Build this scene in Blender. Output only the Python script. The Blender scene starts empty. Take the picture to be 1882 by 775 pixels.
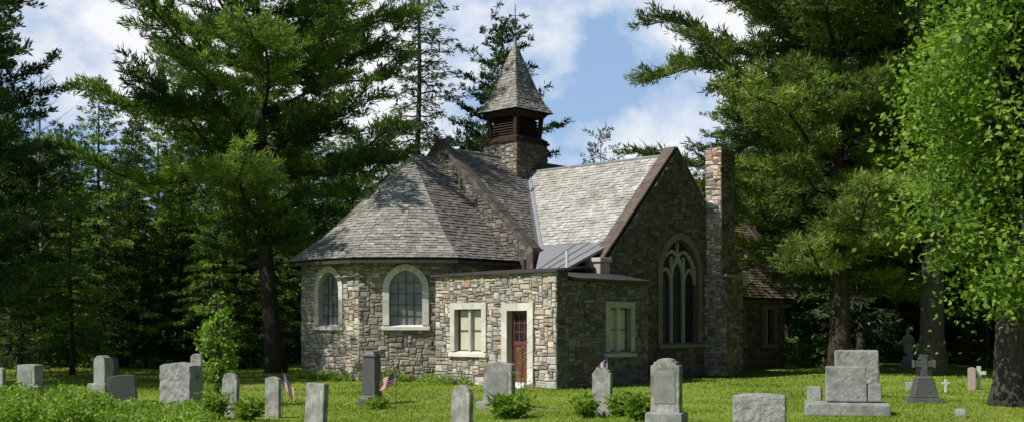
import bpy, math, random
import numpy as np
from mathutils import Vector, Matrix

R = random.Random(7)
NR = np.random.default_rng(11)
scene = bpy.context.scene
scene.view_settings.view_transform = 'Standard'
scene.view_settings.look = 'None'
scene.view_settings.exposure = 0
COL = scene.collection
F = 2100.0
EYE = 1.75

# ------------------------------------------------------------ materials
def new_mat(name):
    m = bpy.data.materials.new(name); m.use_nodes = True
    nt = m.node_tree
    for n in list(nt.nodes): nt.nodes.remove(n)
    out = nt.nodes.new('ShaderNodeOutputMaterial')
    return m, nt, out

def N(nt, t, **kw):
    n = nt.nodes.new(t)
    for k, v in kw.items(): setattr(n, k, v)
    return n

def mixc(nt, a, b, fac, mode='MIX'):
    n = N(nt, 'ShaderNodeMix', data_type='RGBA', blend_type=mode)
    for sock, v in ((n.inputs[6], a), (n.inputs[7], b), (n.inputs[0], fac)):
        if hasattr(v, 'is_output') or isinstance(v, bpy.types.NodeSocket): nt.links.new(v, sock)
        elif isinstance(v, tuple): sock.default_value = (*v, 1) if len(v) == 3 else v
        else: sock.default_value = v
    return n.outputs[2]

def noise(nt, scale, detail=4, rough=0.6, coord='Object', vscale=None):
    tc = N(nt, 'ShaderNodeTexCoord')
    src = tc.outputs[coord]
    if vscale:
        mp = N(nt, 'ShaderNodeMapping'); mp.inputs['Scale'].default_value = vscale
        nt.links.new(src, mp.inputs[0]); src = mp.outputs[0]
    n = N(nt, 'ShaderNodeTexNoise')
    n.inputs['Scale'].default_value = scale; n.inputs['Detail'].default_value = detail
    n.inputs['Roughness'].default_value = rough
    nt.links.new(src, n.inputs['Vector'])
    return n.outputs[0]

def ramp(nt, src, stops):
    r = N(nt, 'ShaderNodeValToRGB')
    el = r.color_ramp.elements
    while len(el) < len(stops): el.new(0.5)
    for e, (p, c) in zip(el, stops):
        e.position = p
        if not isinstance(c, tuple): c = (c, c, c)
        e.color = (*c, 1)
    nt.links.new(src, r.inputs[0])
    return r.outputs[0]

def solid_mat(name, color, rough=0.85, tint=False, nscale=8, lo=0.6, hi=1.25, bump=0.3, bscale=25,
              spots=None, vscale=None, metallic=0.0, spec=0.3, bdist=0.02):
    m, nt, out = new_mat(name)
    p = N(nt, 'ShaderNodeBsdfPrincipled')
    p.inputs['Roughness'].default_value = rough
    p.inputs['Metallic'].default_value = metallic
    p.inputs['Specular IOR Level'].default_value = spec
    base = color
    if tint:
        a = N(nt, 'ShaderNodeAttribute', attribute_name='tint'); base = a.outputs['Color']
    nz = noise(nt, nscale, 6, 0.65, vscale=vscale)
    rr = ramp(nt, nz, [(0.25, lo), (0.75, hi)])
    c = mixc(nt, base, rr, 1.0, 'MULTIPLY')
    if spots:
        sc, scol, p0, p1 = spots
        nz2 = noise(nt, sc, 5, 0.7)
        f = ramp(nt, nz2, [(p0, 0.0), (p1, 1.0)])
        c = mixc(nt, c, scol, f)
    nt.links.new(c, p.inputs['Base Color'])
    if bump:
        b = N(nt, 'ShaderNodeBump'); b.inputs['Strength'].default_value = bump
        b.inputs['Distance'].default_value = bdist
        nt.links.new(noise(nt, bscale, 6, 0.7, vscale=vscale), b.inputs['Height'])
        nt.links.new(b.outputs[0], p.inputs['Normal'])
    nt.links.new(p.outputs[0], out.inputs[0])
    return m

def leaf_mat(name, c_dark, c_light, trans=0.3, tcol=None, gloss=0.025):
    m, nt, out = new_mat(name)
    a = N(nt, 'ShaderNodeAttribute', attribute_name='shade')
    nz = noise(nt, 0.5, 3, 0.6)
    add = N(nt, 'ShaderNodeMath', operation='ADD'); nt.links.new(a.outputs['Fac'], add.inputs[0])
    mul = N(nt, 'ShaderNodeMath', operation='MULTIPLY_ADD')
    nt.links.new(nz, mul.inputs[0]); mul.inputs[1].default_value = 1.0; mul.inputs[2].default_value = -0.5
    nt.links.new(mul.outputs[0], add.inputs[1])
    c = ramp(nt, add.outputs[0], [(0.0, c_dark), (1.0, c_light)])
    d = N(nt, 'ShaderNodeBsdfDiffuse'); nt.links.new(c, d.inputs[0])
    t = N(nt, 'ShaderNodeBsdfTranslucent')
    tc = mixc(nt, c, tcol or (1.3, 1.5, 0.6), 1.0, 'MULTIPLY'); nt.links.new(tc, t.inputs[0])
    mx = N(nt, 'ShaderNodeMixShader'); mx.inputs[0].default_value = trans
    nt.links.new(d.outputs[0], mx.inputs[1]); nt.links.new(t.outputs[0], mx.inputs[2])
    g = N(nt, 'ShaderNodeBsdfGlossy'); g.inputs['Roughness'].default_value = 0.55
    g.inputs[0].default_value = (0.5, 0.55, 0.5, 1)
    m2 = N(nt, 'ShaderNodeMixShader'); m2.inputs[0].default_value = gloss
    nt.links.new(mx.outputs[0], m2.inputs[1]); nt.links.new(g.outputs[0], m2.inputs[2])
    nt.links.new(m2.outputs[0], out.inputs[0])
    return m

M_STONE = solid_mat('rubble_stone', None, tint=True, nscale=9, lo=0.6, hi=1.35, bump=0.7, bscale=18, bdist=0.03,
                    spots=(2.2, (0.11, 0.098, 0.078), 0.6, 0.88))
M_MORTAR = solid_mat('mortar', (0.22, 0.195, 0.16), nscale=6, bump=0.5)
M_SLATE = solid_mat('roof_slate', None, tint=True, rough=0.65, nscale=5, lo=0.65, hi=1.25, bump=0.35, bscale=20, spec=0.3,
                    spots=(1.1, (0.15, 0.135, 0.11), 0.50, 0.8))
M_MOSS_SLATE = solid_mat('mossy_slate', None, tint=True, rough=0.8, nscale=5, bump=0.35, bscale=20,
                    spots=(2.5, (0.17, 0.12, 0.06), 0.4, 0.6))
M_TRIM = solid_mat('dressed_stone', None, tint=True, nscale=5, lo=0.8, hi=1.12, bump=0.25, bscale=30,
                   spots=(3.0, (0.28, 0.25, 0.2), 0.6, 0.9))
M_COPING = solid_mat('weathered_coping', (0.085, 0.072, 0.062), nscale=4, bump=0.5, spots=(3.0, (0.2, 0.185, 0.16), 0.5, 0.7))
M_RUSTCOPING = solid_mat('rust_stained_coping', (0.13, 0.10, 0.08), nscale=4, bump=0.5, spots=(2.0, (0.24, 0.15, 0.09), 0.55, 0.75))
M_METAL = solid_mat('lead_sheet', (0.25, 0.255, 0.27), rough=0.7, nscale=3, lo=0.7, hi=1.15, bump=0.15, bscale=5, vscale=(6, 1, 1), spec=0.2)
M_DARKMETAL = solid_mat('dark_flashing', (0.06, 0.05, 0.048), rough=0.6, nscale=3, bump=0.1)
M_WOOD = solid_mat('brown_painted_wood', (0.04, 0.022, 0.016), rough=0.75, nscale=6, bump=0.3, vscale=(1, 1, 4),
                   spots=(5.0, (0.09, 0.04, 0.022), 0.52, 0.75))
M_DARKWOOD = solid_mat('dark_wood', (0.018, 0.012, 0.010), rough=0.8, nscale=6, bump=0.3)
M_DOOR = solid_mat('red_door_paint', (0.15, 0.045, 0.04), rough=0.6, nscale=6, lo=0.75, hi=1.1, bump=0.1)
M_IRON = solid_mat('wrought_iron', (0.03, 0.03, 0.035), rough=0.5, metallic=0.5, bump=0)
M_WHITE = solid_mat('white_paint', (0.7, 0.7, 0.67), rough=0.6, nscale=5, lo=0.8, hi=1.05, bump=0.1)
M_BLIND = solid_mat('cream_blind', (0.55, 0.53, 0.39), rough=0.4, nscale=2, lo=0.8, hi=1.1, bump=0.05, spec=0.5)
M_BARK = solid_mat('pine_bark', (0.075, 0.06, 0.05), rough=0.95, nscale=5, lo=0.4, hi=1.6, bump=1.0, bscale=7, vscale=(3, 3, 0.6), bdist=0.06)
M_GBARK = solid_mat('maple_bark', (0.10, 0.088, 0.078), rough=0.95, nscale=6, lo=0.3, hi=1.7, bump=1.0, bscale=8, vscale=(4, 4, 0.5), bdist=0.08)
M_DEADBARK = solid_mat('dead_bark', (0.2, 0.18, 0.15), rough=0.95, bump=0.4)
M_GRANITE = solid_mat('grey_granite', (0.33, 0.33, 0.315), rough=0.8, nscale=14, lo=0.5, hi=1.35, bump=0.6, bscale=30,
                      spots=(3.5, (0.10, 0.10, 0.08), 0.5, 0.72))
M_MARBLE = solid_mat('weathered_marble', (0.46, 0.45, 0.41), rough=0.75, nscale=4, lo=0.45, hi=1.2, bump=0.25, bscale=25, vscale=(3, 3, 0.7),
                     spots=(2.5, (0.10, 0.095, 0.08), 0.42, 0.64))
M_DGRANITE = solid_mat('dark_granite', (0.085, 0.085, 0.085), rough=0.55, nscale=20, lo=0.6, hi=1.4, bump=0.3, spec=0.4,
                       spots=(3.0, (0.16, 0.16, 0.15), 0.55, 0.75))
M_PINK = solid_mat('pink_granite', (0.36, 0.29, 0.26), rough=0.7, nscale=20, lo=0.7, hi=1.3, bump=0.3)
M_BRONZE = solid_mat('verdigris_bronze', (0.38, 0.47, 0.40), rough=0.7, nscale=8, lo=0.6, hi=1.3, bump=0.3)
M_PLAQUE = solid_mat('carved_panel', (0.24, 0.24, 0.23), rough=0.7, nscale=5, lo=0.55, hi=1.3, bump=0.3, bscale=40)
M_RIDGE = solid_mat('ridge_slate', (.24, .22, .2))

def glass_mat():
    m, nt, out = new_mat('leaded_glass')
    p = N(nt, 'ShaderNodeBsdfPrincipled')
    c = ramp(nt, noise(nt, 3.0, 4), [(0.3, (.13, .135, .14)), (0.7, (.28, .29, .30))])
    nt.links.new(c, p.inputs['Base Color'])
    p.inputs['Roughness'].default_value = 0.22
    b = N(nt, 'ShaderNodeBump'); b.inputs['Strength'].default_value = .25; b.inputs['Distance'].default_value = .02
    nt.links.new(noise(nt, 9, 2), b.inputs['Height']); nt.links.new(b.outputs[0], p.inputs['Normal'])
    nt.links.new(p.outputs[0], out.inputs[0])
    return m
M_GLASS = glass_mat()
M_DGLASS = solid_mat('dark_leaded_glass', (0.022, 0.024, 0.028), rough=0.3, nscale=3, bump=0.1)
M_LEAD = solid_mat('lead_came', (0.05, 0.05, 0.055), rough=0.6, bump=0)

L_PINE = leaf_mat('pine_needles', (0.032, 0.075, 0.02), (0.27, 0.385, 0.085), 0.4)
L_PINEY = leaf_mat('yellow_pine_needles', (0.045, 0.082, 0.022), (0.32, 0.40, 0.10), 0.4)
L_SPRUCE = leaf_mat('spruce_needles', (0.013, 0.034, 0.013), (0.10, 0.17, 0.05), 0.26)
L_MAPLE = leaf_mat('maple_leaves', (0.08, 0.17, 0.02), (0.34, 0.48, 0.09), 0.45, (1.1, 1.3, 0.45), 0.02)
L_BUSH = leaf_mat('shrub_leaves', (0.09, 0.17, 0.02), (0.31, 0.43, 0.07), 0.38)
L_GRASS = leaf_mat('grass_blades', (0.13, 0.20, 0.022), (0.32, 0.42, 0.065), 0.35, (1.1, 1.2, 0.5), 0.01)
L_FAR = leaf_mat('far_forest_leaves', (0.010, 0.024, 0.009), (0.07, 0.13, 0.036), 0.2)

# ------------------------------------------------------------ helpers
def empty(name, loc=(0, 0, 0), rz=0.0, label=None, cat=None, group=None):
    o = bpy.data.objects.new(name, None); COL.objects.link(o)
    o.empty_display_size = 0.3
    o.location = loc; o.rotation_euler = (0, 0, rz)
    if label: o['label'] = label
    if cat: o['category'] = cat
    if group: o['group'] = group
    return o

def tag(o, label=None, cat=None, group=None, kind=None):
    if label: o['label'] = label
    if cat: o['category'] = cat
    if group: o['group'] = group
    if kind: o['kind'] = kind
    return o

class MB:
    def __init__(self): self.v = []; self.f = []; self.c = []; self.m = []
    def poly(self, pts, col=(1, 1, 1), mi=0):
        i = len(self.v); self.v.extend(tuple(p) for p in pts)
        self.f.append(tuple(range(i, i + len(pts)))); self.c.append(col); self.m.append(mi)
    def hexa(self, b, t, col=(1, 1, 1), mi=0):
        n = len(b); i = len(self.v); self.v.extend(tuple(p) for p in b); self.v.extend(tuple(p) for p in t)
        fs = [tuple(range(i + n - 1, i - 1, -1)), tuple(range(i + n, i + 2 * n))]
        for k in range(n):
            k2 = (k + 1) % n; fs.append((i + k, i + k2, i + n + k2, i + n + k))
        for f in fs: self.f.append(f); self.c.append(col); self.m.append(mi)
    def box(self, x0, x1, y0, y1, z0, z1, col=(1, 1, 1), mi=0):
        b = [(x0, y0, z0), (x1, y0, z0), (x1, y1, z0), (x0, y1, z0)]
        t = [(x, y, z1) for x, y, _ in b]
        self.hexa(b, t, col, mi)
    def tube(self, pts, rad, sides=6, col=(1, 1, 1), mi=0, cap=True):
        pts = [Vector(p) for p in pts]; n = len(pts); base = len(self.v)
        if not hasattr(rad, '__len__'): rad = [rad] * n
        ref = Vector((0.31, 0.22, 0.92))
        for i, p in enumerate(pts):
            d = (pts[min(i + 1, n - 1)] - pts[max(i - 1, 0)])
            if d.length < 1e-6: d = Vector((0, 0, 1))
            d.normalize()
            r0 = ref if abs(d.dot(ref)) < 0.9 else Vector((1, 0, 0))
            a = d.cross(r0).normalized(); b = d.cross(a)
            for k in range(sides):
                th = 2 * math.pi * k / sides
                q = p + (a * math.cos(th) + b * math.sin(th)) * rad[i]
                self.v.append(tuple(q))
        for i in range(n - 1):
            for k in range(sides):
                k2 = (k + 1) % sides
                self.f.append((base + i * sides + k, base + i * sides + k2, base + (i + 1) * sides + k2, base + (i + 1) * sides + k))
                self.c.append(col); self.m.append(mi)
        if cap:
            self.f.append(tuple(base + k for k in range(sides))[::-1]); self.c.append(col); self.m.append(mi)
            self.f.append(tuple(base + (n - 1) * sides + k for k in range(sides))); self.c.append(col); self.m.append(mi)
    def build(self, name, mats, parent=None, smooth=False, bevel=0):
        me = bpy.data.meshes.new(name); me.from_pydata(self.v, [], self.f); me.update()
        at = me.attributes.new('tint', 'FLOAT_COLOR', 'FACE')
        at.data.foreach_set('color', [x for c in self.c for x in (*c, 1.0)])
        if not isinstance(mats, (list, tuple)): mats = [mats]
        for m in mats: me.materials.append(m)
        me.polygons.foreach_set('material_index', self.m)
        if smooth: me.polygons.foreach_set('use_smooth', [True] * len(self.f))
        o = bpy.data.objects.new(name, me); COL.objects.link(o)
        if parent: o.parent = parent
        if bevel:
            b = o.modifiers.new('bevel', 'BEVEL'); b.width = bevel; b.segments = 2; b.limit_method = 'ANGLE'
        return o

def quad_object(name, V, shade, mat, parent=None):
    n = len(V)
    me = bpy.data.meshes.new(name)
    me.vertices.add(n * 4); me.vertices.foreach_set('co', V.astype(np.float32).ravel())
    me.loops.add(n * 4); me.loops.foreach_set('vertex_index', np.arange(n * 4, dtype=np.int32))
    me.polygons.add(n)
    me.polygons.foreach_set('loop_start', np.arange(0, n * 4, 4, dtype=np.int32))
    me.polygons.foreach_set('loop_total', np.full(n, 4, dtype=np.int32))
    me.update(calc_edges=True)
    at = me.attributes.new('shade', 'FLOAT', 'FACE'); at.data.foreach_set('value', shade.astype(np.float32))
    me.materials.append(mat)
    o = bpy.data.objects.new(name, me); COL.objects.link(o)
    if parent: o.parent = parent
    return o

def nrm(a): return a / (np.linalg.norm(a, axis=-1, keepdims=True) + 1e-9)

def tuft_quads(T, D, S, k, ln, wd, spread, rng, sh):
    m = len(T)
    T2 = np.repeat(T, k, 0); D2 = np.repeat(D, k, 0); S2 = np.repeat(S, k)[:, None]; sh2 = np.repeat(sh, k)
    d = nrm(D2 + rng.normal(0, spread, (m * k, 3)))
    p = T2 + rng.normal(0, 0.05, (m * k, 3)) * S2
    L = ln * rng.uniform(0.6, 1.2, (m * k, 1)) * S2
    side = nrm(np.cross(d, rng.normal(0, 1, (m * k, 3)))) * wd * rng.uniform(0.7, 1.3, (m * k, 1)) * S2
    tip = p + d * L; mid = p + d * L * 0.55
    V = np.stack([p, mid + side, tip, mid - side], 1)
    return V, np.clip(sh2 + rng.normal(0, 0.1, m * k), 0, 1)

def leaf_quads(P, size, rng, sh, upbias=0.7):
    n = len(P)
    nn = nrm(rng.normal(0, 1, (n, 3)) + np.array([0, 0, upbias]))
    a = nrm(np.cross(nn, rng.normal(0, 1, (n, 3)))); b = np.cross(nn, a)
    s = (size * rng.uniform(0.6, 1.25, n))[:, None]
    V = np.stack([P - a * s * .55, P + b * s * .38 - a * s * .05, P + a * s * .6, P - b * s * .38 - a * s * .05], 1)
    return V, sh

# ------------------------------------------------------------ church wall / roof tools
STONE_PAL = [((.43, .36, .27), 4), ((.37, .35, .31), 6), ((.20, .185, .165), 4), ((.35, .26, .185), 3), ((.52, .47, .385), 4),
             ((.27, .22, .175), 3), ((.44, .365, .30), 3), ((.31, .295, .27), 4)]
SLATE_PAL = [((.31, .295, .265), 6), ((.36, .34, .295), 5), ((.23, .22, .205), 3), ((.28, .285, .25), 3), ((.27, .24, .215), 3), ((.42, .395, .35), 2)]
SHADED_SLATE_PAL = [((.20, .18, .165), 5), ((.25, .225, .20), 4), ((.17, .15, .14), 3), ((.28, .26, .235), 3), ((.20, .165, .145), 2)]  # same slate toned down, paints shade into slopes turned from the sun
def pick(pal, j=0.12):
    tot = sum(w for _, w in pal); r = R.random() * tot
    for c, w in pal:
        r -= w
        if r <= 0: break
    k = 1 + R.uniform(-j, j)
    return (c[0] * k, c[1] * k, c[2] * k)

def clip_half(poly, a, b, c):
    out = []
    n = len(poly)
    for i in range(n):
        p, q = poly[i], poly[(i + 1) % n]
        dp = a * p[0] + b * p[1] + c; dq = a * q[0] + b * q[1] + c
        if dp >= 0: out.append(p)
        if (dp >= 0) != (dq >= 0):
            t = dp / (dp - dq); out.append((p[0] + (q[0] - p[0]) * t, p[1] + (q[1] - p[1]) * t))
    return out

def area2(poly):
    return sum(poly[i][0] * poly[(i + 1) % len(poly)][1] - poly[(i + 1) % len(poly)][0] * poly[i][1] for i in range(len(poly))) / 2

def clip_convex(poly, hull):
    if area2(hull) < 0: hull = hull[::-1]
    for i in range(len(hull)):
        p, q = hull[i], hull[(i + 1) % len(hull)]
        a, b = -(q[1] - p[1]), (q[0] - p[0]); c = -(a * p[0] + b * p[1])
        poly = clip_half(poly, a, b, c)
        if len(poly) < 3: return []
    return poly

def arch_R(hw, rise): return (rise * rise + hw * hw) / (2 * hw)
class Opening:
    def __init__(s, sc, hw, z0, zs, za=None, mid=0.12):
        s.sc, s.hw, s.z0, s.zs, s.za, s.mid = sc, hw, z0, zs, za, mid
    def half(s, z, g):
        hw = s.hw + g
        if z < s.z0 - g: return 0
        if s.za is None: return hw if z < s.zs + g else 0
        if z <= s.zs: return hw
        rise = s.za - s.zs + g
        if z >= s.zs + rise: return 0
        Rr = arch_R(hw, rise); return max(0, math.sqrt(Rr * Rr - (z - s.zs) ** 2) - (Rr - hw))
    def block(s, za, zb, g):
        m = max(s.half(za + (zb - za) * k / 4, g) for k in range(5))
        return (s.sc - m, s.sc + m) if m > 0 else None
    def path(s, g, n=8):
        hw = s.hw + g
        if s.za is None:
            return [(s.sc - hw, s.z0), (s.sc - hw, s.zs + g), (s.sc + hw, s.zs + g), (s.sc + hw, s.z0)]
        rise = s.za - s.zs + g; Rr = arch_R(hw, rise); th = math.asin(min(1, rise / Rr))
        pts = [(s.sc - hw, s.z0)]
        for k in range(n + 1):
            t = th * k / n; pts.append((s.sc + (Rr - hw) - Rr * math.cos(t), s.zs + Rr * math.sin(t)))
        for k in range(n - 1, -1, -1):
            t = th * k / n; pts.append((s.sc - (Rr - hw) + Rr * math.cos(t), s.zs + Rr * math.sin(t)))
        pts.append((s.sc + hw, s.z0))
        return pts

def frame_of(p0, p1):
    d = Vector((p1[0] - p0[0], p1[1] - p0[1])); L = d.length; d /= L
    n = Vector((d.y, -d.x))
    def P(s, z, o=0.0): return (p0[0] + d.x * s + n.x * o, p0[1] + d.y * s + n.y * o, z)
    return P, L

def stone(mb, P, poly, h, col):
    c = (sum(p[0] for p in poly) / len(poly), sum(p[1] for p in poly) / len(poly))
    sz = max(0.05, math.sqrt(abs(area2(poly))))
    k1 = 1 - 0.035 / sz if sz > .08 else .7
    k2 = 1 - 0.10 / sz if sz > .15 else .4
    r0 = [P(p[0], p[1], -0.01) for p in poly]
    r1 = [P(p[0], p[1], h * .55) for p in poly]
    r2 = [P(c[0] + (p[0] - c[0]) * k1, c[1] + (p[1] - c[1]) * k1, h * 0.95) for p in poly]
    r3 = [P(c[0] + (p[0] - c[0]) * k2, c[1] + (p[1] - c[1]) * k2, h * R.uniform(0.9, 1.3)) for p in poly]
    n = len(poly); i = len(mb.v)
    for r in (r0, r1, r2, r3): mb.v.extend(r)
    for j in range(3):
        for k in range(n):
            k2_ = (k + 1) % n
            mb.f.append((i + j * n + k, i + j * n + k2_, i + (j + 1) * n + k2_, i + (j + 1) * n + k)); mb.c.append(col); mb.m.append(0)
    mb.f.append(tuple(i + 3 * n + k for k in range(n))); mb.c.append(col); mb.m.append(0)

def wall(name, p0, p1, outline, openings, parent, ext=(0.04, 0.04), pal=STONE_PAL, cell=(0.066, 0.052), dark=1.0):  # dark scales stone colour; callers paint sunlit and shaded sides with it
    """uncoursed rubble: random rectangles packed over a fine lattice, every stone its own relief"""
    P, L = frame_of(p0, p1)
    mb = MB()
    if isinstance(outline, (int, float)): outline = [(0, 0), (L, 0), (L, outline), (0, outline)]
    hull = outline if area2(outline) > 0 else outline[::-1]
    zmin = min(p[1] for p in hull); zmax = max(p[1] for p in hull)
    def rng_at(za, zb):
        b = clip_half(hull, 0, 1, -za); b = clip_half(b, 0, -1, zb) if len(b) > 2 else []
        if len(b) < 3: return None
        return min(p[0] for p in b), max(p[0] for p in b)
    def free(za, zb, g):
        r = rng_at(za, zb)
        if not r: return []
        iv = [r]
        for o in openings:
            bl = o.block(za, zb, g)
            if bl:
                nv = []
                for a, b in iv:
                    if bl[1] <= a or bl[0] >= b: nv.append((a, b)); continue
                    if bl[0] > a: nv.append((a, bl[0]))
                    if bl[1] < b: nv.append((bl[1], b))
                iv = nv
        return iv
    z = zmin
    while z < zmax - 1e-4:
        z2 = min(z + 0.06, zmax)
        for a, b in free(z, z2, 0.05):
            q = clip_convex([(a, z), (b, z), (b, z2), (a, z2)], hull)
            if len(q) > 2: mb.poly([P(s, t, 0) for s, t in q], mi=1)
        z = z2
    rect = len(hull) == 4
    s0 = -ext[0] if rect else 0; s1 = L + ext[1] if rect else L
    nc = max(1, round((s1 - s0) / cell[0])); nr_ = max(1, round((zmax - zmin) / cell[1]))
    cw = (s1 - s0) / nc; chh = (zmax - zmin) / nr_
    used = [[False] * nc for _ in range(nr_)]
    for j in range(nr_):
        zc = zmin + (j + .5) * chh
        for i in range(nc):
            sc = s0 + (i + .5) * cw
            for o in openings:
                hh = o.half(zc, .11)
                if hh > 0 and abs(sc - o.sc) < hh: used[j][i] = True
    jit = {}
    def J(i, j):
        if (i, j) not in jit: jit[(i, j)] = (R.uniform(-.021, .021), R.uniform(-.018, .018))
        return jit[(i, j)]
    ex = [(p[0] + (0.06 if p[0] > L * .5 else -0.06) if rect else p[0], p[1]) for p in hull]
    for j in range(nr_):
        for i in range(nc):
            if used[j][i]: continue
            w = R.choice([2, 3, 3, 4, 4, 5, 6, 7]); h = R.choice([1, 2, 2, 2, 3, 3, 4])
            if h == 4: w = min(w, 5)
            if h == 1: w = max(w, 3)
            ww = 0
            while ww < w and i + ww < nc and not used[j][i + ww]: ww += 1
            if i + ww == nc - 1 and not used[j][nc - 1]: ww += 1
            hh = 1
            while hh < h and j + hh < nr_ and all(not used[j + hh][i + k] for k in range(ww)): hh += 1
            for b in range(hh):
                for a in range(ww): used[j + b][i + a] = True
            g = 0.009
            def C(a, b, sx, sy):
                q = J(a, b); return (s0 + a * cw + q[0] * (0 if a in (0, nc) else 1) + sx * g, zmin + b * chh + q[1] + sy * g)
            q = [C(i, j, 1, 1), C(i + ww, j, -1, 1), C(i + ww, j + hh, -1, -1), C(i, j + hh, 1, -1)]
            if ww >= 3 and R.random() < .6:
                q.insert(1, ((q[0][0] + q[1][0]) / 2, (q[0][1] + q[1][1]) / 2 + R.uniform(-.004, .012)))
            if R.random() < .4:   # knocked-off corner
                a_, b_ = q[-1], q[-2]; k_ = .022
                q[-1] = (a_[0], a_[1] - k_); q.insert(len(q) - 1, (a_[0] + k_, a_[1]))
            q = clip_convex(q, ex) if (not rect or j + hh >= nr_ or j == 0) else q
            if len(q) > 2 and abs(area2(q)) > 0.0015:
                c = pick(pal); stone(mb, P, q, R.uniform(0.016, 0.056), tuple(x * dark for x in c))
    return mb.build(name, [M_STONE, M_MORTAR], parent)

def surround(name, p0, p1, op, t, parent, out=0.085, depth=0.2, sill=True, base=(.64, .61, .54), mat=None):
    P, L = frame_of(p0, p1)
    mb = MB()
    inner = op.path(0); outer = op.path(t)
    for i in range(len(inner) - 1):
        a, b, c, d = inner[i], inner[i + 1], outer[i + 1], outer[i]
        col = tuple(x * .6 for x in base)
        mb.hexa([P(*a, -depth), P(*b, -depth), P(*c, -depth), P(*d, -depth)],
                [P(*a, out - .012), P(*b, out - .012), P(*c, out - .012), P(*d, out - .012)], col)
    def blk(a, b, c, d):
        k = R.uniform(.85, 1.1); col = tuple(x * k for x in base)
        cx = sum(p[0] for p in (a, b, c, d)) / 4; cz = sum(p[1] for p in (a, b, c, d)) / 4
        q = [(p[0] + (cx - p[0]) * .02, p[1] + (cz - p[1]) * .025) for p in (a, b, c, d)]
        mb.hexa([P(*p, 0) for p in q], [P(*p, out) for p in q], col)
    def lerp(p, q, u): return (p[0] + (q[0] - p[0]) * u, p[1] + (q[1] - p[1]) * u)
    n = len(inner)
    for i in range(n - 1):
        length = math.dist(inner[i], inner[i + 1])
        m = max(1, round(length / 0.42)) if length > .45 else 1
        for k in range(m):
            u0, u1 = k / m, (k + 1) / m
            blk(lerp(inner[i], inner[i + 1], u0), lerp(inner[i], inner[i + 1], u1), lerp(outer[i], outer[i + 1], u1), lerp(outer[i], outer[i + 1], u0))
    o = mb.build(name, mat or M_TRIM, parent)
    if sill:
        mb = MB(); hw = op.hw + t + .03
        zb = op.z0
        b = [P(op.sc - hw, zb - .15, -depth), P(op.sc + hw, zb - .15, -depth), P(op.sc + hw, zb - .15, out + .05), P(op.sc - hw, zb - .15, out + .05)]
        tt = [P(op.sc - hw, zb + .03, -depth), P(op.sc + hw, zb + .03, -depth), P(op.sc + hw, zb - .05, out + .05), P(op.sc - hw, zb - .05, out + .05)]
        mb.hexa(b, tt, tuple(x * 1.12 for x in base))
        mb.build('sill', M_TRIM, parent)
    return o

def pane(name, p0, p1, op, parent, mat=None, o=-0.13, grow=0.03):
    P, L = frame_of(p0, p1); mb = MB()
    pts = op.path(grow)
    pts = [(p[0], p[1] - (grow if i in (0, len(pts) - 1) else 0)) for i, p in enumerate(pts)]
    mb.poly([P(s, z, o) for s, z in pts][::-1])
    return mb.build(name, mat or M_GLASS, parent)

def bars(name, p0, p1, segs, parent, mat, w=0.02, o=-0.11, d=0.03, col=(.5, .47, .41)):
    P, L = frame_of(p0, p1); mb = MB()
    for (a, b) in segs:
        v = Vector((b[0] - a[0], b[1] - a[1])); n = Vector((-v.y, v.x)).normalized() * w * .5
        q = [(a[0] - n.x, a[1] - n.y), (b[0] - n.x, b[1] - n.y), (b[0] + n.x, b[1] + n.y), (a[0] + n.x, a[1] + n.y)]
        o2 = o + R.uniform(-.004, .004)
        mb.hexa([P(*p, o2 - d) for p in q], [P(*p, o2 + d) for p in q], col)
    return mb.build(name, mat, parent)

def arch_segs(sc, hw, zs, rise, n=6):
    op = Opening(sc, hw, zs, zs, zs + rise); p = op.path(0, n)[1:-1]
    return [(p[i], p[i + 1]) for i in range(len(p) - 1)]

def roof_face(mb, pts, pal=SLATE_PAL, row=0.145, wr=(0.13, 0.26), lift=0.025, thick=0.10, under=True):
    pts = [Vector(p) for p in pts]
    e = (pts[1] - pts[0]).normalized()
    nn = Vector((0, 0, 0))
    for i in range(1, len(pts) - 1): nn += (pts[i] - pts[0]).cross(pts[i + 1] - pts[0])
    nn.normalize()
    if nn.z < 0: nn = -nn
    up = nn.cross(e)
    if up.z < 0: up = -up
    o = pts[0]
    hull = [((p - o).dot(e), (p - o).dot(up)) for p in pts]
    def W(s, t, h): return o + e * s + up * t + nn * h
    if under:
        b = [W(s, t, -thick) for s, t in hull]; tt = [W(s, t, 0) for s, t in hull]
        mb.hexa(b, tt, (.06, .05, .045), 1)
    smin = min(h[0] for h in hull); smax = max(h[0] for h in hull); tmax = max(h[1] for h in hull)
    t = -0.02
    while t < tmax:
        s = smin - R.uniform(0, .3)
        rr = row * R.uniform(.9, 1.1)
        while s < smax:
            w = R.uniform(*wr)
            jt = R.uniform(-.012, .012)
            q = [(s + .004, t + jt), (s + w - .004, t + jt + R.uniform(-.010, .010)), (s + w - .004, t + rr * 1.25), (s + .004, t + rr * 1.25)]
            q = clip_convex(q, hull)
            if len(q) > 2 and abs(area2(q)) > .0008:
                c = pick(pal); lf = lift * R.uniform(.6, 1.4); tl = R.uniform(-.01, .01)
                top = [W(a, b, lf * (1 - (b - t) / (rr * 1.25)) + .004 + tl * (a - s) / w + .004) for a, b in q]
                i = len(mb.v); n = len(q)
                mb.v.extend(tuple(p) for p in top); mb.v.extend(tuple(W(a, b, -.004)) for a, b in q)
                mb.f.append(tuple(range(i, i + n))); mb.c.append(c); mb.m.append(0)
                for k in range(n):
                    k2 = (k + 1) % n
                    mb.f.append((i + n + k, i + n + k2, i + k2, i + k)); mb.c.append(tuple(x * .7 for x in c)); mb.m.append(0)
            s += w
        t += rr

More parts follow.
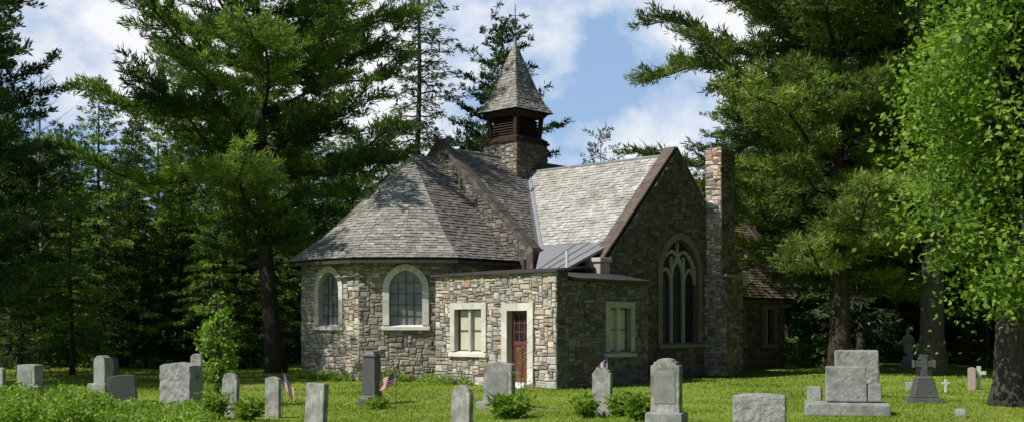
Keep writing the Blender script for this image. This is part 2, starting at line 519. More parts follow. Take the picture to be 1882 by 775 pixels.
def strip_box(mb, a, b, w, h, up=Vector((0, 0, 1)), col=(1, 1, 1), mi=0, off=0.0):
    a = Vector(a); b = Vector(b); d = (b - a).normalized(); s = d.cross(up).normalized(); n = s.cross(d)
    q = [a - s * w / 2 + n * off, a + s * w / 2 + n * off, a + s * w / 2 + n * (off + h), a - s * w / 2 + n * (off + h)]
    q2 = [p + (b - a) for p in q]
    mb.hexa(q, q2, col, mi)

# ------------------------------------------------------------ CHURCH
ang = math.atan2(-.684, .730)
church = empty('stone_church', (1.21, 31.3, 0), ang,
               'rubble stone church with polygonal apse, slate roofs and small belfry spire', 'church')

# --- vestry
win_v = Opening(4.77 - 3.37, .56, .98, 2.22)
door_o = Opening(4.77 - 1.40, .39, .14, 2.16)
wall('vestry_wall', (-4.77, 0), (0, 0), 3.22, [win_v, Opening(door_o.sc, .39, -.2, 2.16)], church, dark=1.18)  # stone colour lifted to paint the sunlit front
win_s = Opening(2.78, .50, .98, 2.25)
wall('vestry_wall', (0, 0), (0, 0.5), 3.22, [], church, ext=(.04, 0), dark=.42)  # side walls: shade painted in by lowering the stone colour
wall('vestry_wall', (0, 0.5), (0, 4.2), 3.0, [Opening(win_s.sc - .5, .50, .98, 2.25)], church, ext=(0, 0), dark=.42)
wall('vestry_wall', (-4.77, 4), (-4.77, 0), 3.22, [], church)

def casement(p0, p1, op, glassmat, surr=.19, mull=True, nrow=1, base=(.64, .61, .54)):
    w = empty('window'); w.parent = church
    surround('frame', p0, p1, op, surr, w, base=base)
    pane('glass', p0, p1, op, w, glassmat)
    s = []
    l, r = op.sc - op.hw, op.sc + op.hw
    if mull: bars('mullion', p0, p1, [((op.sc, op.z0), (op.sc, op.zs))], w, M_TRIM, w=.09, o=-.06, d=.06)
    for x in (l + .03, r - .03): s.append(((x, op.z0), (x, op.zs)))
    for zz in (op.z0 + .03, op.zs - .03): s.append(((l, zz), (r, zz)))
    for i in range(1, nrow + 1): zz = op.z0 + (op.zs - op.z0) * i / (nrow + 1); s.append(((l, zz), (r, zz)))
    bars('glazing_bar', p0, p1, s, w, M_LEAD, w=.018, o=-.105, d=.012)
    return w
casement((-4.77, 0), (0, 0), win_v, M_BLIND)
casement((0, 0), (0, 4.2), win_s, M_BLIND, base=(.38, .35, .29))  # surround colour lowered too, as painted shade on this side

# door
dr = empty('door'); dr.parent = church
surround('frame', (-4.77, 0), (0, 0), door_o, .22, dr, sill=False)
P, _ = frame_of((-4.77, 0), (0, 0))
mb = MB()
l, r = door_o.sc - .39, door_o.sc + .39
def dbox(s0, s1, z0, z1, o0, o1, mbx=None, col=(1, 1, 1), mi=0):
    m_ = mbx or mb
    m_.hexa([P(s0, z0, o0), P(s1, z0, o0), P(s1, z0, o1), P(s0, z0, o1)], [P(s0, z1, o0), P(s1, z1, o0), P(s1, z1, o1), P(s0, z1, o1)], col, mi)
dbox(l, r, .14, 1.3, -.20, -.17)
for a, b in ((l, l + .1), (r - .1, r), (l + .1 + .275, l + .1 + .305)): dbox(a, b, .14, 1.3, -.17, -.145)
for a, b in ((.14, .32), (1.18, 1.3), (2.06, 2.16)): dbox(l + .1, r - .1, a, b, -.17, -.147)
for a, b in ((l, l + .1), (r - .1, r)): dbox(a, b, 1.3, 2.16, -.20, -.145)
for i in (1, 2):
    x = l + .1 + .58 * i / 3; dbox(x - .015, x + .015, 1.3, 2.06, -.19, -.15)
    zz = 1.3 + .76 * i / 3; dbox(l + .1, r - .1, zz - .015, zz + .015, -.188, -.152)
mb.build('door_leaf', M_DOOR, dr)
mb = MB(); dbox(l + .09, r - .09, 1.29, 2.07, -.185, -.175); mb.build('glass', M_DGLASS, dr)
mb = MB(); dbox(r - .09, r - .05, 1.0, 1.14, -.145, -.13); mb.tube([P(r - .07, 1.07, -.13), P(r - .07, 1.07, -.09)], .025, 8); mb.build('handle', M_IRON, dr)
mb = MB(); dbox(l - .2, r + .2, -.05, .13, -.25, .45); mb.build('door_step', M_TRIM, dr, bevel=.015)

# vestry roof
mb = MB()
def slab(pts, th, mi=0, col=(1, 1, 1)):
    mb.hexa([(x, y, z - th) for x, y, z in pts], pts, col, mi)
slab([(-4.92, -.14, 3.27), (.14, -.14, 3.27), (.14, .55, 3.33), (-4.92, .55, 3.33)], .06)
slab([(-4.92, .55, 3.33), (-1.0, .55, 3.33), (-1.0, 2.6, 3.50), (-4.92, 2.6, 3.50)], .06)
slab([(-4.92, 2.6, 3.50), (-1.7, 2.6, 3.50), (-1.7, 4.15, 3.55), (-4.92, 4.15, 3.55)], .06)
slab([(-1.0, .58, 3.30), (.2, .58, 3.07), (.2, 4.12, 3.07), (-1.0, 4.12, 3.3)], .07)
slab([(-1.7, 2.2, 3.34), (-1.0, 2.2, 3.305), (-1.0, 4.12, 3.305), (-1.7, 4.12, 3.34)], .06)
mb.build('vestry_roof', M_DARKMETAL, church)
mb = MB()
def mz(y): return 3.46 + (y - 2.5) * (4.43 - 3.46) / 2.6
slab([(-3.0, 2.5, mz(2.5)), (-1.78, 2.5, mz(2.5)), (-1.93, 5.1, mz(5.1)), (-5.1, 5.1, mz(5.1))], .08)
for xt, xb in ((-2.4, -2.15), (-2.95, -2.55), (-3.5, -2.9)):
    strip_box(mb, (xb, 2.52, mz(2.52)), (xt, 5.08, mz(5.08)), .02, .025)
mb.build('metal_roof', M_METAL, church)
mb = MB(); mb.tube([(-1.6, 2.34, 3.2), (-1.6, 2.34, 3.98)], .04, 10); mb.build('vent_pipe', M_WHITE, church)
mb = MB(); mb.tube([(-3.3, 2.3, 3.4), (-3.3, 2.3, 3.78)], .07, 10); mb.build('vent_pipe', M_DARKMETAL, church)

# --- apse
CX, CY, AP = -9.1, 2.87, 3.55
def octc(ap, th): r = ap / math.cos(math.radians(22.5)); return (CX + r * math.cos(math.radians(th)), CY + r * math.sin(math.radians(th)))
wth = 4.02
facets = [(180, 4.37), (225, None), (270, None), (315, None), (0, 4.37)]
for th, _ in facets:
    if th == 180: p0, p1 = (CX - AP, 4.2), octc(AP, 202.5)
    elif th == 0: p0, p1 = octc(AP, -22.5), (CX + AP, 4.2)
    else: p0, p1 = octc(AP, th - 22.5), octc(AP, th + 22.5)
    L = math.dist(p0, p1)
    ops = []
    if th in (225, 270, 315):
        op = Opening(L / 2, .52, 1.75, 2.90, 3.48)
        ops = [op]
    wall('apse_wall', p0, p1, wth, ops, church, dark=1.12 if th == 270 else .88)  # sunlit front facet painted lighter, the turned facets darker
    if ops:
        w = empty('window'); w.parent = church
        surround('frame', p0, p1, op, .21, w, base=(.66, .63, .57))
        pane('glass', p0, p1, op, w)
        s = []
        for x in (-.25, 0, .25): s.append(((L / 2 + x, op.z0), (L / 2 + x, op.zs + (.55 if x == 0 else .38))))
        for zz in (2.05, 2.4, 2.75, 3.1):
            h = op.half(zz, 0); s.append(((L / 2 - h, zz), (L / 2 + h, zz)))
        bars('glazing_bar', p0, p1, s, w, M_LEAD, w=.016, o=-.115, d=.012)

mb = MB()
E, B1 = (3.98, 3.86), (3.0, 4.58)
HT = 7.6
def rp(a):   # softened polygon: corners on the octagon, mid-points pushed out a little, so the roof sweeps round
    corner = abs(((a - 22.5) % 45)) < 1
    def pt(r): return (CX + r * math.cos(math.radians(a)), CY + r * math.sin(math.radians(a)))
    return (pt(4.308 if corner else 4.12), pt(3.247 if corner else 3.19))
for i in range(6):
    a0 = 202.5 + 22.5 * i; (e0, b0), (e1, b1) = rp(a0), rp(a0 + 22.5)
    roof_face(mb, [(*e0, E[1]), (*e1, E[1]), (*b1, B1[1]), (*b0, B1[1])], SLATE_PAL, thick=.09 + .003 * i)
    roof_face(mb, [(*b0, B1[1]), (*b1, B1[1]), (CX, CY, HT)], SLATE_PAL, thick=.09 + .003 * i)
for sgn, a in ((1, -22.5), (-1, 202.5)):
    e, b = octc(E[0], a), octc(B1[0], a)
    pal = SHADED_SLATE_PAL if sgn > 0 else SLATE_PAL  # shaded flank gets its shade from the darker slate colours
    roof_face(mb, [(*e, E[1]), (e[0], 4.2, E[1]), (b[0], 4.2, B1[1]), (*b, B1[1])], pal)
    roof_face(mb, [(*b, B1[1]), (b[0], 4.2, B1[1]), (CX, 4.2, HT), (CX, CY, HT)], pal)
mb.build('apse_roof', [M_SLATE, M_DARKWOOD], church)
pts = [(CX - E[0], 4.2)] + [rp(202.5 + 22.5 * i)[0] for i in range(7)] + [(CX + E[0], 4.2)]
mb = MB()
for i in range(len(pts) - 1):
    strip_box(mb, (*pts[i], E[1] - .17), (*pts[i + 1], E[1] - .17), .05, .1)
mb.build('gutter', M_DARKMETAL, church)
mb = MB(); mb.tube([(CX, CY - .1, HT + .01), (CX, 4.2, HT + .01)], .05, 6)
mb.build('ridge_cap', M_RIDGE, church)

# --- chancel gable
def cop(mb, a, b, w, h, col=(1, 1, 1), off=0.0):
    a = Vector(a); b = Vector(b); n = max(1, round((b - a).length / .95))
    for i in range(n):
        p = a + (b - a) * (i / n); q = a + (b - a) * ((i + 1) / n); g = (q - p).normalized() * .004
        dz = R.uniform(-.006, .006)
        strip_box(mb, p + g + Vector((0, 0, dz)), q - g + Vector((0, 0, dz)), w + R.uniform(-.01, .01), h, col=col, off=off)
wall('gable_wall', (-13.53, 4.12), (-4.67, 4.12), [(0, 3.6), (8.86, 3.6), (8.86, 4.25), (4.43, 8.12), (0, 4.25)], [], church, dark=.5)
mb = MB(); mb.poly([(-13.53, 4.5, 3.6), (-4.67, 4.5, 3.6), (-4.67, 4.5, 4.25), (-9.1, 4.5, 8.12), (-13.53, 4.5, 4.25)]); mb.build('gable_back', M_MORTAR, church)
mb = MB()
cop(mb, (-4.65, 4.30, 4.20), (-9.1, 4.30, 8.14), .48, .19, off=-.07)
cop(mb, (-13.55, 4.30, 4.20), (-9.1, 4.30, 8.14), .48, .19, off=-.07)
mb.box(-4.98, -4.5, 4.03, 4.58, 3.6, 4.26)
mb.box(-13.7, -13.22, 4.03, 4.58, 3.6, 4.26)
mb.box(-9.24, -8.96, 4.05, 4.55, 8.05, 8.34)
mb.build('gable_coping', M_COPING, church, bevel=.015)
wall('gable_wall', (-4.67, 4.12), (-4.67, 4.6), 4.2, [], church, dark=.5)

# --- nave
SL = .92
NH = 8.0
def nh(x): return NH - SL * abs(x + 9.1)
mb = MB()
roof_face(mb, [(-4.4, 4.5, nh(-4.4)), (-4.4, 12.0, nh(-4.4)), (-9.1, 12.0, NH), (-9.1, 4.5, NH)], SHADED_SLATE_PAL)  # south slope shade is in the slate colours
roof_face(mb, [(-13.8, 19.0, nh(-13.8)), (-13.8, 4.5, nh(-13.8)), (-9.1, 4.5, NH), (-9.1, 19.0, NH)], SLATE_PAL)
mb.build('nave_roof', [M_SLATE, M_DARKWOOD], church)
MOSSP = [((.27, .235, .17), 4), ((.21, .165, .11), 3), ((.31, .28, .22), 3), ((.33, .22, .13), 1)]
mb = MB()
roof_face(mb, [(-3.5, 12.0, 2.85), (-3.5, 19.2, 2.85), (-5.9, 19.2, 6.0), (-5.9, 12.0, 6.0)], MOSSP)
roof_face(mb, [(-5.9, 12.0, 6.0), (-5.9, 19.2, 6.0), (-9.1, 19.2, NH), (-9.1, 12.0, NH)], MOSSP)
mb.build('nave_roof', [M_MOSS_SLATE, M_DARKWOOD], church)
mb = MB()
cop(mb, (-3.45, 19.35, 2.9), (-5.9, 19.35, 6.12), .4, .14); cop(mb, (-5.9, 19.35, 6.12), (-9.1, 19.35, 8.15), .4, .14)
mb.build('gable_coping', M_COPING, church)
mb = MB(); cop(mb, (-14.7, 19.35, 2.95), (-9.1, 19.35, 8.15), .4, .14); mb.build('gable_coping', M_COPING, church)
mb = MB(); mb.tube([(-9.1, 4.5, 8.02), (-9.1, 19.2, 8.02)], .07, 6); mb.build('ridge_cap', M_METAL, church)
mb = MB(); mb.tube([(-8.6, 8.12, 7.47), (-1.95, 8.12, 7.47)], .06, 6); mb.build('ridge_cap', M_METAL, church)
ops = [Opening(3.5, .4, 1.0, 2.4), Opening(5.9, .4, 1.0, 2.4)]
wall('nave_wall', (-4.0, 12.05), (-4.0, 19.2), 3.1, ops, church, dark=.5)  # shaded south side painted into the stone colour
for o_ in ops[:]:
    w = empty('window'); w.parent = church
    surround('frame', (-4.0, 12.05), (-4.0, 19.2), o_, .16, w, base=(.3, .28, .24)); pane('glass', (-4.0, 12.05), (-4.0, 19.2), o_, w, M_DGLASS)  # frame colour darkened to carry the wall's painted shade
    bars('mullion', (-4.0, 12.05), (-4.0, 19.2), [((o_.sc, 1.0), (o_.sc, 2.4))], w, M_TRIM, w=.07, o=-.07, d=.04)
wall('nave_wall', (-4.0, 19.3), (-14.2, 19.3), [(0, 0), (10.2, 0), (10.2, 3.1), (5.1, 7.9), (1.9, 5.9), (0, 3.3)], [], church)
wall('nave_wall', (-14.0, 19.3), (-14.0, 4.4), 3.4, [], church)

# --- transept
TH = 7.45; TY = 8.12
op_g = Opening(8.28 - 4.17, 1.05, 1.15, 3.45, 4.62)
gab = [(0, 0), (7.9, 0), (7.9, 3.6), (3.95, 7.6), (0, 3.6)]
wall('transept_wall', (-1.7, 4.17), (-1.7, 12.07), gab, [op_g], church, dark=.32)  # gable shade painted in through much darker stone colour
mb = MB(); mb.poly([(-2.15, 4.17, 3.0), (-2.15, 12.07, 3.0), (-2.15, 12.07, 3.6), (-2.15, 8.12, 7.6), (-2.15, 4.17, 3.6)]); mb.build('gable_back', M_MORTAR, church)
wall('transept_wall', (-1.7, 12.07), (-4.6, 12.07), 3.6, [], church)
wall('transept_wall', (-4.6, 4.17), (-1.7, 4.17), 3.6, [], church)
mb = MB()
cop(mb, (-1.92, 4.05, 3.62), (-1.92, 8.12, 7.69), .46, .08)
cop(mb, (-1.92, 12.2, 3.62), (-1.92, 8.12, 7.69), .46, .08)
mb.build('gable_coping', M_RUSTCOPING, church, bevel=.012)
mb = MB()
mb.box(-2.15, -1.52, 3.82, 4.30, 3.3, 3.70, (.4, .36, .28))
mb.box(-2.2, -1.46, 3.76, 4.34, 3.70, 3.84, (.5, .46, .4))
mb.build('kneeler_stone', M_TRIM, church, bevel=.02)
mb = MB(); mb.box(-2.15, -1.52, 11.9, 12.35, 3.2, 3.66, (.4, .36, .28))
mb.build('kneeler_stone', M_TRIM, church, bevel=.02)
mb = MB()
def thh(y): return TH - abs(y - TY)
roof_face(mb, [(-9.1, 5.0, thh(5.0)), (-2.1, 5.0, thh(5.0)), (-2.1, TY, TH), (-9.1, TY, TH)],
          [((.47, .455, .42), 5), ((.53, .50, .45), 5), ((.40, .39, .365), 2), ((.44, .44, .41), 3), ((.45, .39, .33), 1)])  # paler slate colours paint sunlight onto this east slope
roof_face(mb, [(-2.1, 12.3, thh(12.3)), (-9.1, 12.3, thh(12.3)), (-9.1, TY, TH), (-2.1, TY, TH)], SHADED_SLATE_PAL)
mb.build('transept_roof', [M_SLATE, M_DARKWOOD], church)
mb = MB()
va = Vector((-9.1 + .6, 8.12, 7.46)); vb = Vector((-9.1 + 4.42, 4.62, 3.96))
mb.poly([va + Vector((0, 0, .03)), vb + Vector((0, 0, .03)), vb + Vector((.17, 0, .06)), va + Vector((.17, 0, .06))])
mb.poly([va + Vector((0, 0, .03)), va + Vector((0, -.17, .06)), vb + Vector((0, -.17, .06)), vb + Vector((0, 0, .03))])
mb.build('valley_flashing', M_METAL, church)

# transept window with tracery
w = empty('tracery_window'); w.parent = church
pp = ((-1.7, 4.17), (-1.7, 12.07))
surround('frame', *pp, op_g, .25, w, base=(.18, .155, .12))  # surround darkened along with the gable's painted shade
pane('glass', *pp, op_g, w, M_DGLASS, o=-.16)
c = op_g.sc; s = []
for x in (-.35, .35): s.append(((c + x, 1.15), (c + x, 3.35)))
for x in (-.7, 0, .7): s += arch_segs(c + x, .35, 3.15 if x else 3.4, .5)
s += arch_segs(c - .35, .7, 3.3, .95) + arch_segs(c + .35, .7, 3.3, .95)
s += [((c - .35, 3.6), (c - .35, 4.05)), ((c + .35, 3.6), (c + .35, 4.05)), ((c, 3.9), (c, 4.55))]
def inside(p): return abs(p[0] - c) <= op_g.half(p[1], 0.03) + .02
s = [q for q in s if inside(q[0]) and inside(q[1])]
bars('tracery', *pp, s, w, M_TRIM, w=.085, o=-.09, d=.05, col=(.34, .31, .26))
s = [((c - 1.05, z), (c + 1.05, z)) for z in (1.6, 2.05, 2.5, 2.95)]
bars('glazing_bar', *pp, s, w, M_LEAD, w=.02, o=-.145, d=.01)

# --- chimney
CHP = [((.46, .36, .28), 3), ((.36, .23, .16), 3), ((.36, .33, .30), 3), ((.2, .17, .15), 2), ((.56, .48, .39), 3)]
ch = empty('chimney'); ch.parent = church
for (x0, x1, y0, y1, z0, z1) in ((-1.7, -.85, 9.78, 10.85, 0, 3.4), (-1.68, -1.1, 9.9, 10.72, 3.4, 7.85)):
    for a, b in (((x0, y0), (x1, y0)), ((x1, y0), (x1, y1)), ((x1, y1), (x0, y1)), ((x0, y1), (x0, y0))):
        Lw = math.dist(a, b)
        if z0 == 0 and a == (x0, y1): continue
        wall('chimney_face', a, b, [(0, z0), (Lw, z0), (Lw, z1), (0, z1)], [], ch, pal=CHP, dark=(1.25 if z0 else .75) if a == (x0, y0) else .36)  # sun-facing side painted lighter, the other faces painted as shaded
mb = MB(); mb.box(-1.75, -.78, 9.72, 10.92, 3.4, 3.5, (.22, .2, .17)); mb.build('chimney_shoulder', M_TRIM, ch, bevel=.02)
mb = MB(); mb.box(-1.67, -1.11, 9.91, 10.71, 7.83, 7.88, (.15, .14, .12)); mb.build('chimney_cap', M_TRIM, ch)

# --- belfry
bt = empty('belfry'); bt.parent = church
tx, ty, hw = -9.1, 8.12, .84
c4 = [(tx - hw, ty - hw), (tx + hw, ty - hw), (tx + hw, ty + hw), (tx - hw, ty + hw)]
for i in range(4):
    a, b = c4[i], c4[(i + 1) % 4]
    wall('tower_wall', a, b, [(0, 5.2), (2 * hw, 5.2), (2 * hw, 8.55), (0, 8.55)], [], bt, cell=(.066, .048), dark=.85 if i == 0 else .42)  # sunlit and shaded tower faces painted by stone tone
mb = MB()
mb.box(tx - .93, tx + .93, ty - .93, ty + .93, 8.55, 8.64)
mb.box(tx - .88, tx + .88, ty - .88, ty + .88, 8.64, 8.72)
def ring(h, z): return [(tx - h, ty - h, z), (tx + h, ty - h, z), (tx + h, ty + h, z), (tx - h, ty + h, z)]
mb.hexa(ring(.86, 8.72), ring(.70, 8.84))
for sx in (-1, 1):
    for sy in (-1, 1):
        x, y = tx + sx * .64, ty + sy * .64
        mb.hexa([(x - .07, y - .07, 8.84), (x + .07, y - .07, 8.84), (x + .07, y + .07, 8.84), (x - .07, y + .07, 8.84)],
                [(x - .07 + sx * .06, y - .07 + sy * .06, 9.6), (x + .07 + sx * .06, y - .07 + sy * .06, 9.6), (x + .07 + sx * .06, y + .07 + sy * .06, 9.6), (x - .07 + sx * .06, y + .07 + sy * .06, 9.6)])
        for (ax, ay) in ((1, 0), (0, 1)):
            mb.tube([(x, y, 9.2), (x + sx * .10 * ax, y + sy * .10 * ay, 9.45), (x + sx * .30 * ax, y + sy * .30 * ay, 9.7)], .035, 5)
mb.hexa(ring(.76, 9.56), ring(.90, 9.74))
for k, (dx, dy) in enumerate(((0, -1), (1, 0), (0, 1), (-1, 0))):
    for i in range(6):
        z = 8.90 + i * .1; o1, o2 = .66, .56
        for_ = Vector((dx, dy)); sd = Vector((-dy, dx))
        q = [(o1, z), (o2, z + .08), (o2, z + .095), (o1, z + .015)]
        a = [(tx + for_.x * o - sd.x * .57, ty + for_.y * o - sd.y * .57, zz) for o, zz in q]
        b = [(tx + for_.x * o + sd.x * .57, ty + for_.y * o + sd.y * .57, zz) for o, zz in q]
        mb.hexa(a, b)
mb.build('louvre_stage', M_WOOD, bt)
mb = MB(); mb.box(tx - .5, tx + .5, ty - .5, ty + .5, 8.8, 9.6); mb.build('louvre_core', M_DARKWOOD, bt)
mb = MB()
lv = [(1.02, 9.76), (.80, 10.12), (.60, 10.6), (.035, 12.4)]
for j in range(3):
    (h0, z0), (h1, z1) = lv[j], lv[j + 1]
    a, b = ring(h0, z0), ring(h1, z1)
    for i in range(4):
        k = (i + 1) % 4
        roof_face(mb, [a[i], a[k], b[k], b[i]], SLATE_PAL, row=.12, wr=(.11, .19), lift=.02, thick=.04)
mb.build('spire', [M_SLATE, M_DARKWOOD], bt)
mb = MB()
for i in range(4): mb.tube([ring(h, z)[i] for h, z in lv], .018, 5)
mb.hexa(ring(.06, 12.3), ring(.03, 12.7)); mb.build('spire_ridge', M_METAL, bt)
mb = MB()
mb.tube([(tx, ty, 12.6), (tx, ty, 13.95)], [.024, .012], 6)
mb.tube([(tx, ty, 12.72), (tx, ty, 12.80), (tx, ty, 12.88)], [.02, .05, .02], 8)
for a in (0, math.pi / 2):
    dx, dy = math.cos(a), math.sin(a)
    mb.tube([(tx - dx * .14, ty - dy * .14, 13.2), (tx + dx * .14, ty + dy * .14, 13.2)], .011, 5)
    for s_ in (-1, 1):
        mb.tube([(tx + s_ * dx * (.10 * math.sin(t)), ty + s_ * dy * (.10 * math.sin(t)), 13.05 - .10 * math.cos(t)) for t in [i * math.pi / 6 for i in range(7)]], .009, 5)
dx, dy = math.cos(math.radians(43)), math.sin(math.radians(43))
mb.tube([(tx - .2 * dx, ty - .2 * dy, 13.5), (tx + .2 * dx, ty + .2 * dy, 13.5)], .011, 5)
def plate(p_, ) :
    mb.hexa([(tx + u * dx, ty + u * dy - .004, z) for u, z in p_], [(tx + u * dx, ty + u * dy + .004, z) for u, z in p_])
plate([(.15, 13.46), (.24, 13.5), (.15, 13.54)]); plate([(-.24, 13.44), (-.13, 13.47), (-.13, 13.53), (-.24, 13.56)])
mb.tube([(tx, ty, 13.68), (tx, ty, 13.73), (tx, ty, 13.78)], [.01, .03, .01], 8)
mb.build('weather_vane', M_IRON, bt)

# ------------------------------------------------------------ GROUND
def gz(x, y): return 0.03 * math.sin(x * .7 + y * .3) + 0.025 * math.sin(x * .25 - y * .55)
xs = sorted(set([-400, -250, -150, -100, -70, -50] + list(np.arange(-40, 41, 1.0)) + [50, 70, 100, 150, 250, 400]))
ys = sorted(set([-200, -60, -30, -10, 0] + list(np.arange(8, 70, 1.0)) + [80, 100, 140, 200, 300, 500, 800]))
V = []; Fc = []
for y in ys:
    for x in xs:
        near = abs(x) <= 40 and 8 <= y < 70
        V.append((x, y, gz(x, y) - .02 if near else -.05))
nx = len(xs)
for j in range(len(ys) - 1):
    for i in range(nx - 1): Fc.append((j * nx + i, j * nx + i + 1, (j + 1) * nx + i + 1, (j + 1) * nx + i))
me = bpy.data.meshes.new('ground'); me.from_pydata(V, [], Fc); me.polygons.foreach_set('use_smooth', [True] * len(Fc))
ground = bpy.data.objects.new('ground', me); COL.objects.link(ground); tag(ground, kind='structure', label='mown cemetery lawn with bare patches under trees')
m, nt, out = new_mat('lawn')
p = N(nt, 'ShaderNodeBsdfPrincipled'); p.inputs['Roughness'].default_value = .95; p.inputs['Specular IOR Level'].default_value = .1
c = ramp(nt, noise(nt, .8, 6, .65), [(.3, (.13, .20, .025)), (.5, (.20, .27, .04)), (.72, (.31, .31, .07))])
c = mixc(nt, c, ramp(nt, noise(nt, 9, 6, .8), [(.3, .7), (.7, 1.25)]), 1.0, 'MULTIPLY')
c = mixc(nt, c, (.26, .19, .10), ramp(nt, noise(nt, .33, 5, .65), [(.55, 0.0), (.68, .8)]))
nt.links.new(c, p.inputs['Base Color'])
b = N(nt, 'ShaderNodeBump'); b.inputs['Strength'].default_value = .5; b.inputs['Distance'].default_value = .04
nt.links.new(noise(nt, 14, 6, .8), b.inputs['Height']); nt.links.new(b.outputs[0], p.inputs['Normal'])
nt.links.new(p.outputs[0], out.inputs[0]); me.materials.append(m)

def to_world(px, D): return (px - 941) / F * D
n = 170000
u = NR.uniform(1 / 46., 1 / 17., n); D = 1 / u; px = NR.uniform(-30, 1912, n)
X = (px - 941) / F * D
rel = np.stack([X - 1.21, D - 31.3], 1)
lx = rel @ np.array([.730, -.684]); ly = rel @ np.array([.684, .730])
ins = ((lx < 0.0) & (lx > -4.8) & (ly > 0) & (ly < 5)) | ((lx < -1.7) & (lx > -14) & (ly > 4.1) & (ly < 19.4)) | \
      ((np.maximum(np.abs(lx - CX), np.maximum(np.abs(ly - CY), (np.abs(lx - CX) + np.abs(ly - CY)) * .7071)) < 3.55))
patch = .5 + .5 * np.sin(X * .9 + np.sin(D * .7) * 2) * np.cos(D * .8 + X * .3)
worn = np.exp(-(((X + 4.4) / 1.3) ** 2 + ((D - 21.6) / .7) ** 2))
keep = ~ins & (NR.uniform(0, 1, n) < (.35 + .7 * patch) * (1 - .85 * worn)); X = X[keep]; Y = D[keep]; patch = patch[keep]; n = len(X)
Z = 0.03 * np.sin(X * .7 + Y * .3) + 0.025 * np.sin(X * .25 - Y * .55) - .03
h = NR.uniform(.02, .042, n) * (1 + .4 * patch) * (.8 + Y / 60); w_ = .009 * (Y / 20)
az = NR.uniform(0, 6.283, n); sx, sy = np.cos(az) * w_, np.sin(az) * w_
lean = NR.normal(0, .6, (n, 2)) * h[:, None]
P0 = np.stack([X - sx, Y - sy, Z], 1); P1 = np.stack([X + sx, Y + sy, Z], 1)
P2 = np.stack([X + sx * .4 + lean[:, 0], Y + sy * .4 + lean[:, 1], Z + h], 1); P3 = np.stack([X - sx * .4 + lean[:, 0], Y - sy * .4 + lean[:, 1], Z + h], 1)
g = quad_object('lawn_grass', np.stack([P0, P1, P2, P3], 1), np.clip(NR.normal(.6, .14, n) + (.5 - patch) * .5, 0, 1), L_GRASS)
tag(g, 'short green grass blades covering the cemetery lawn', 'grass', kind='stuff')

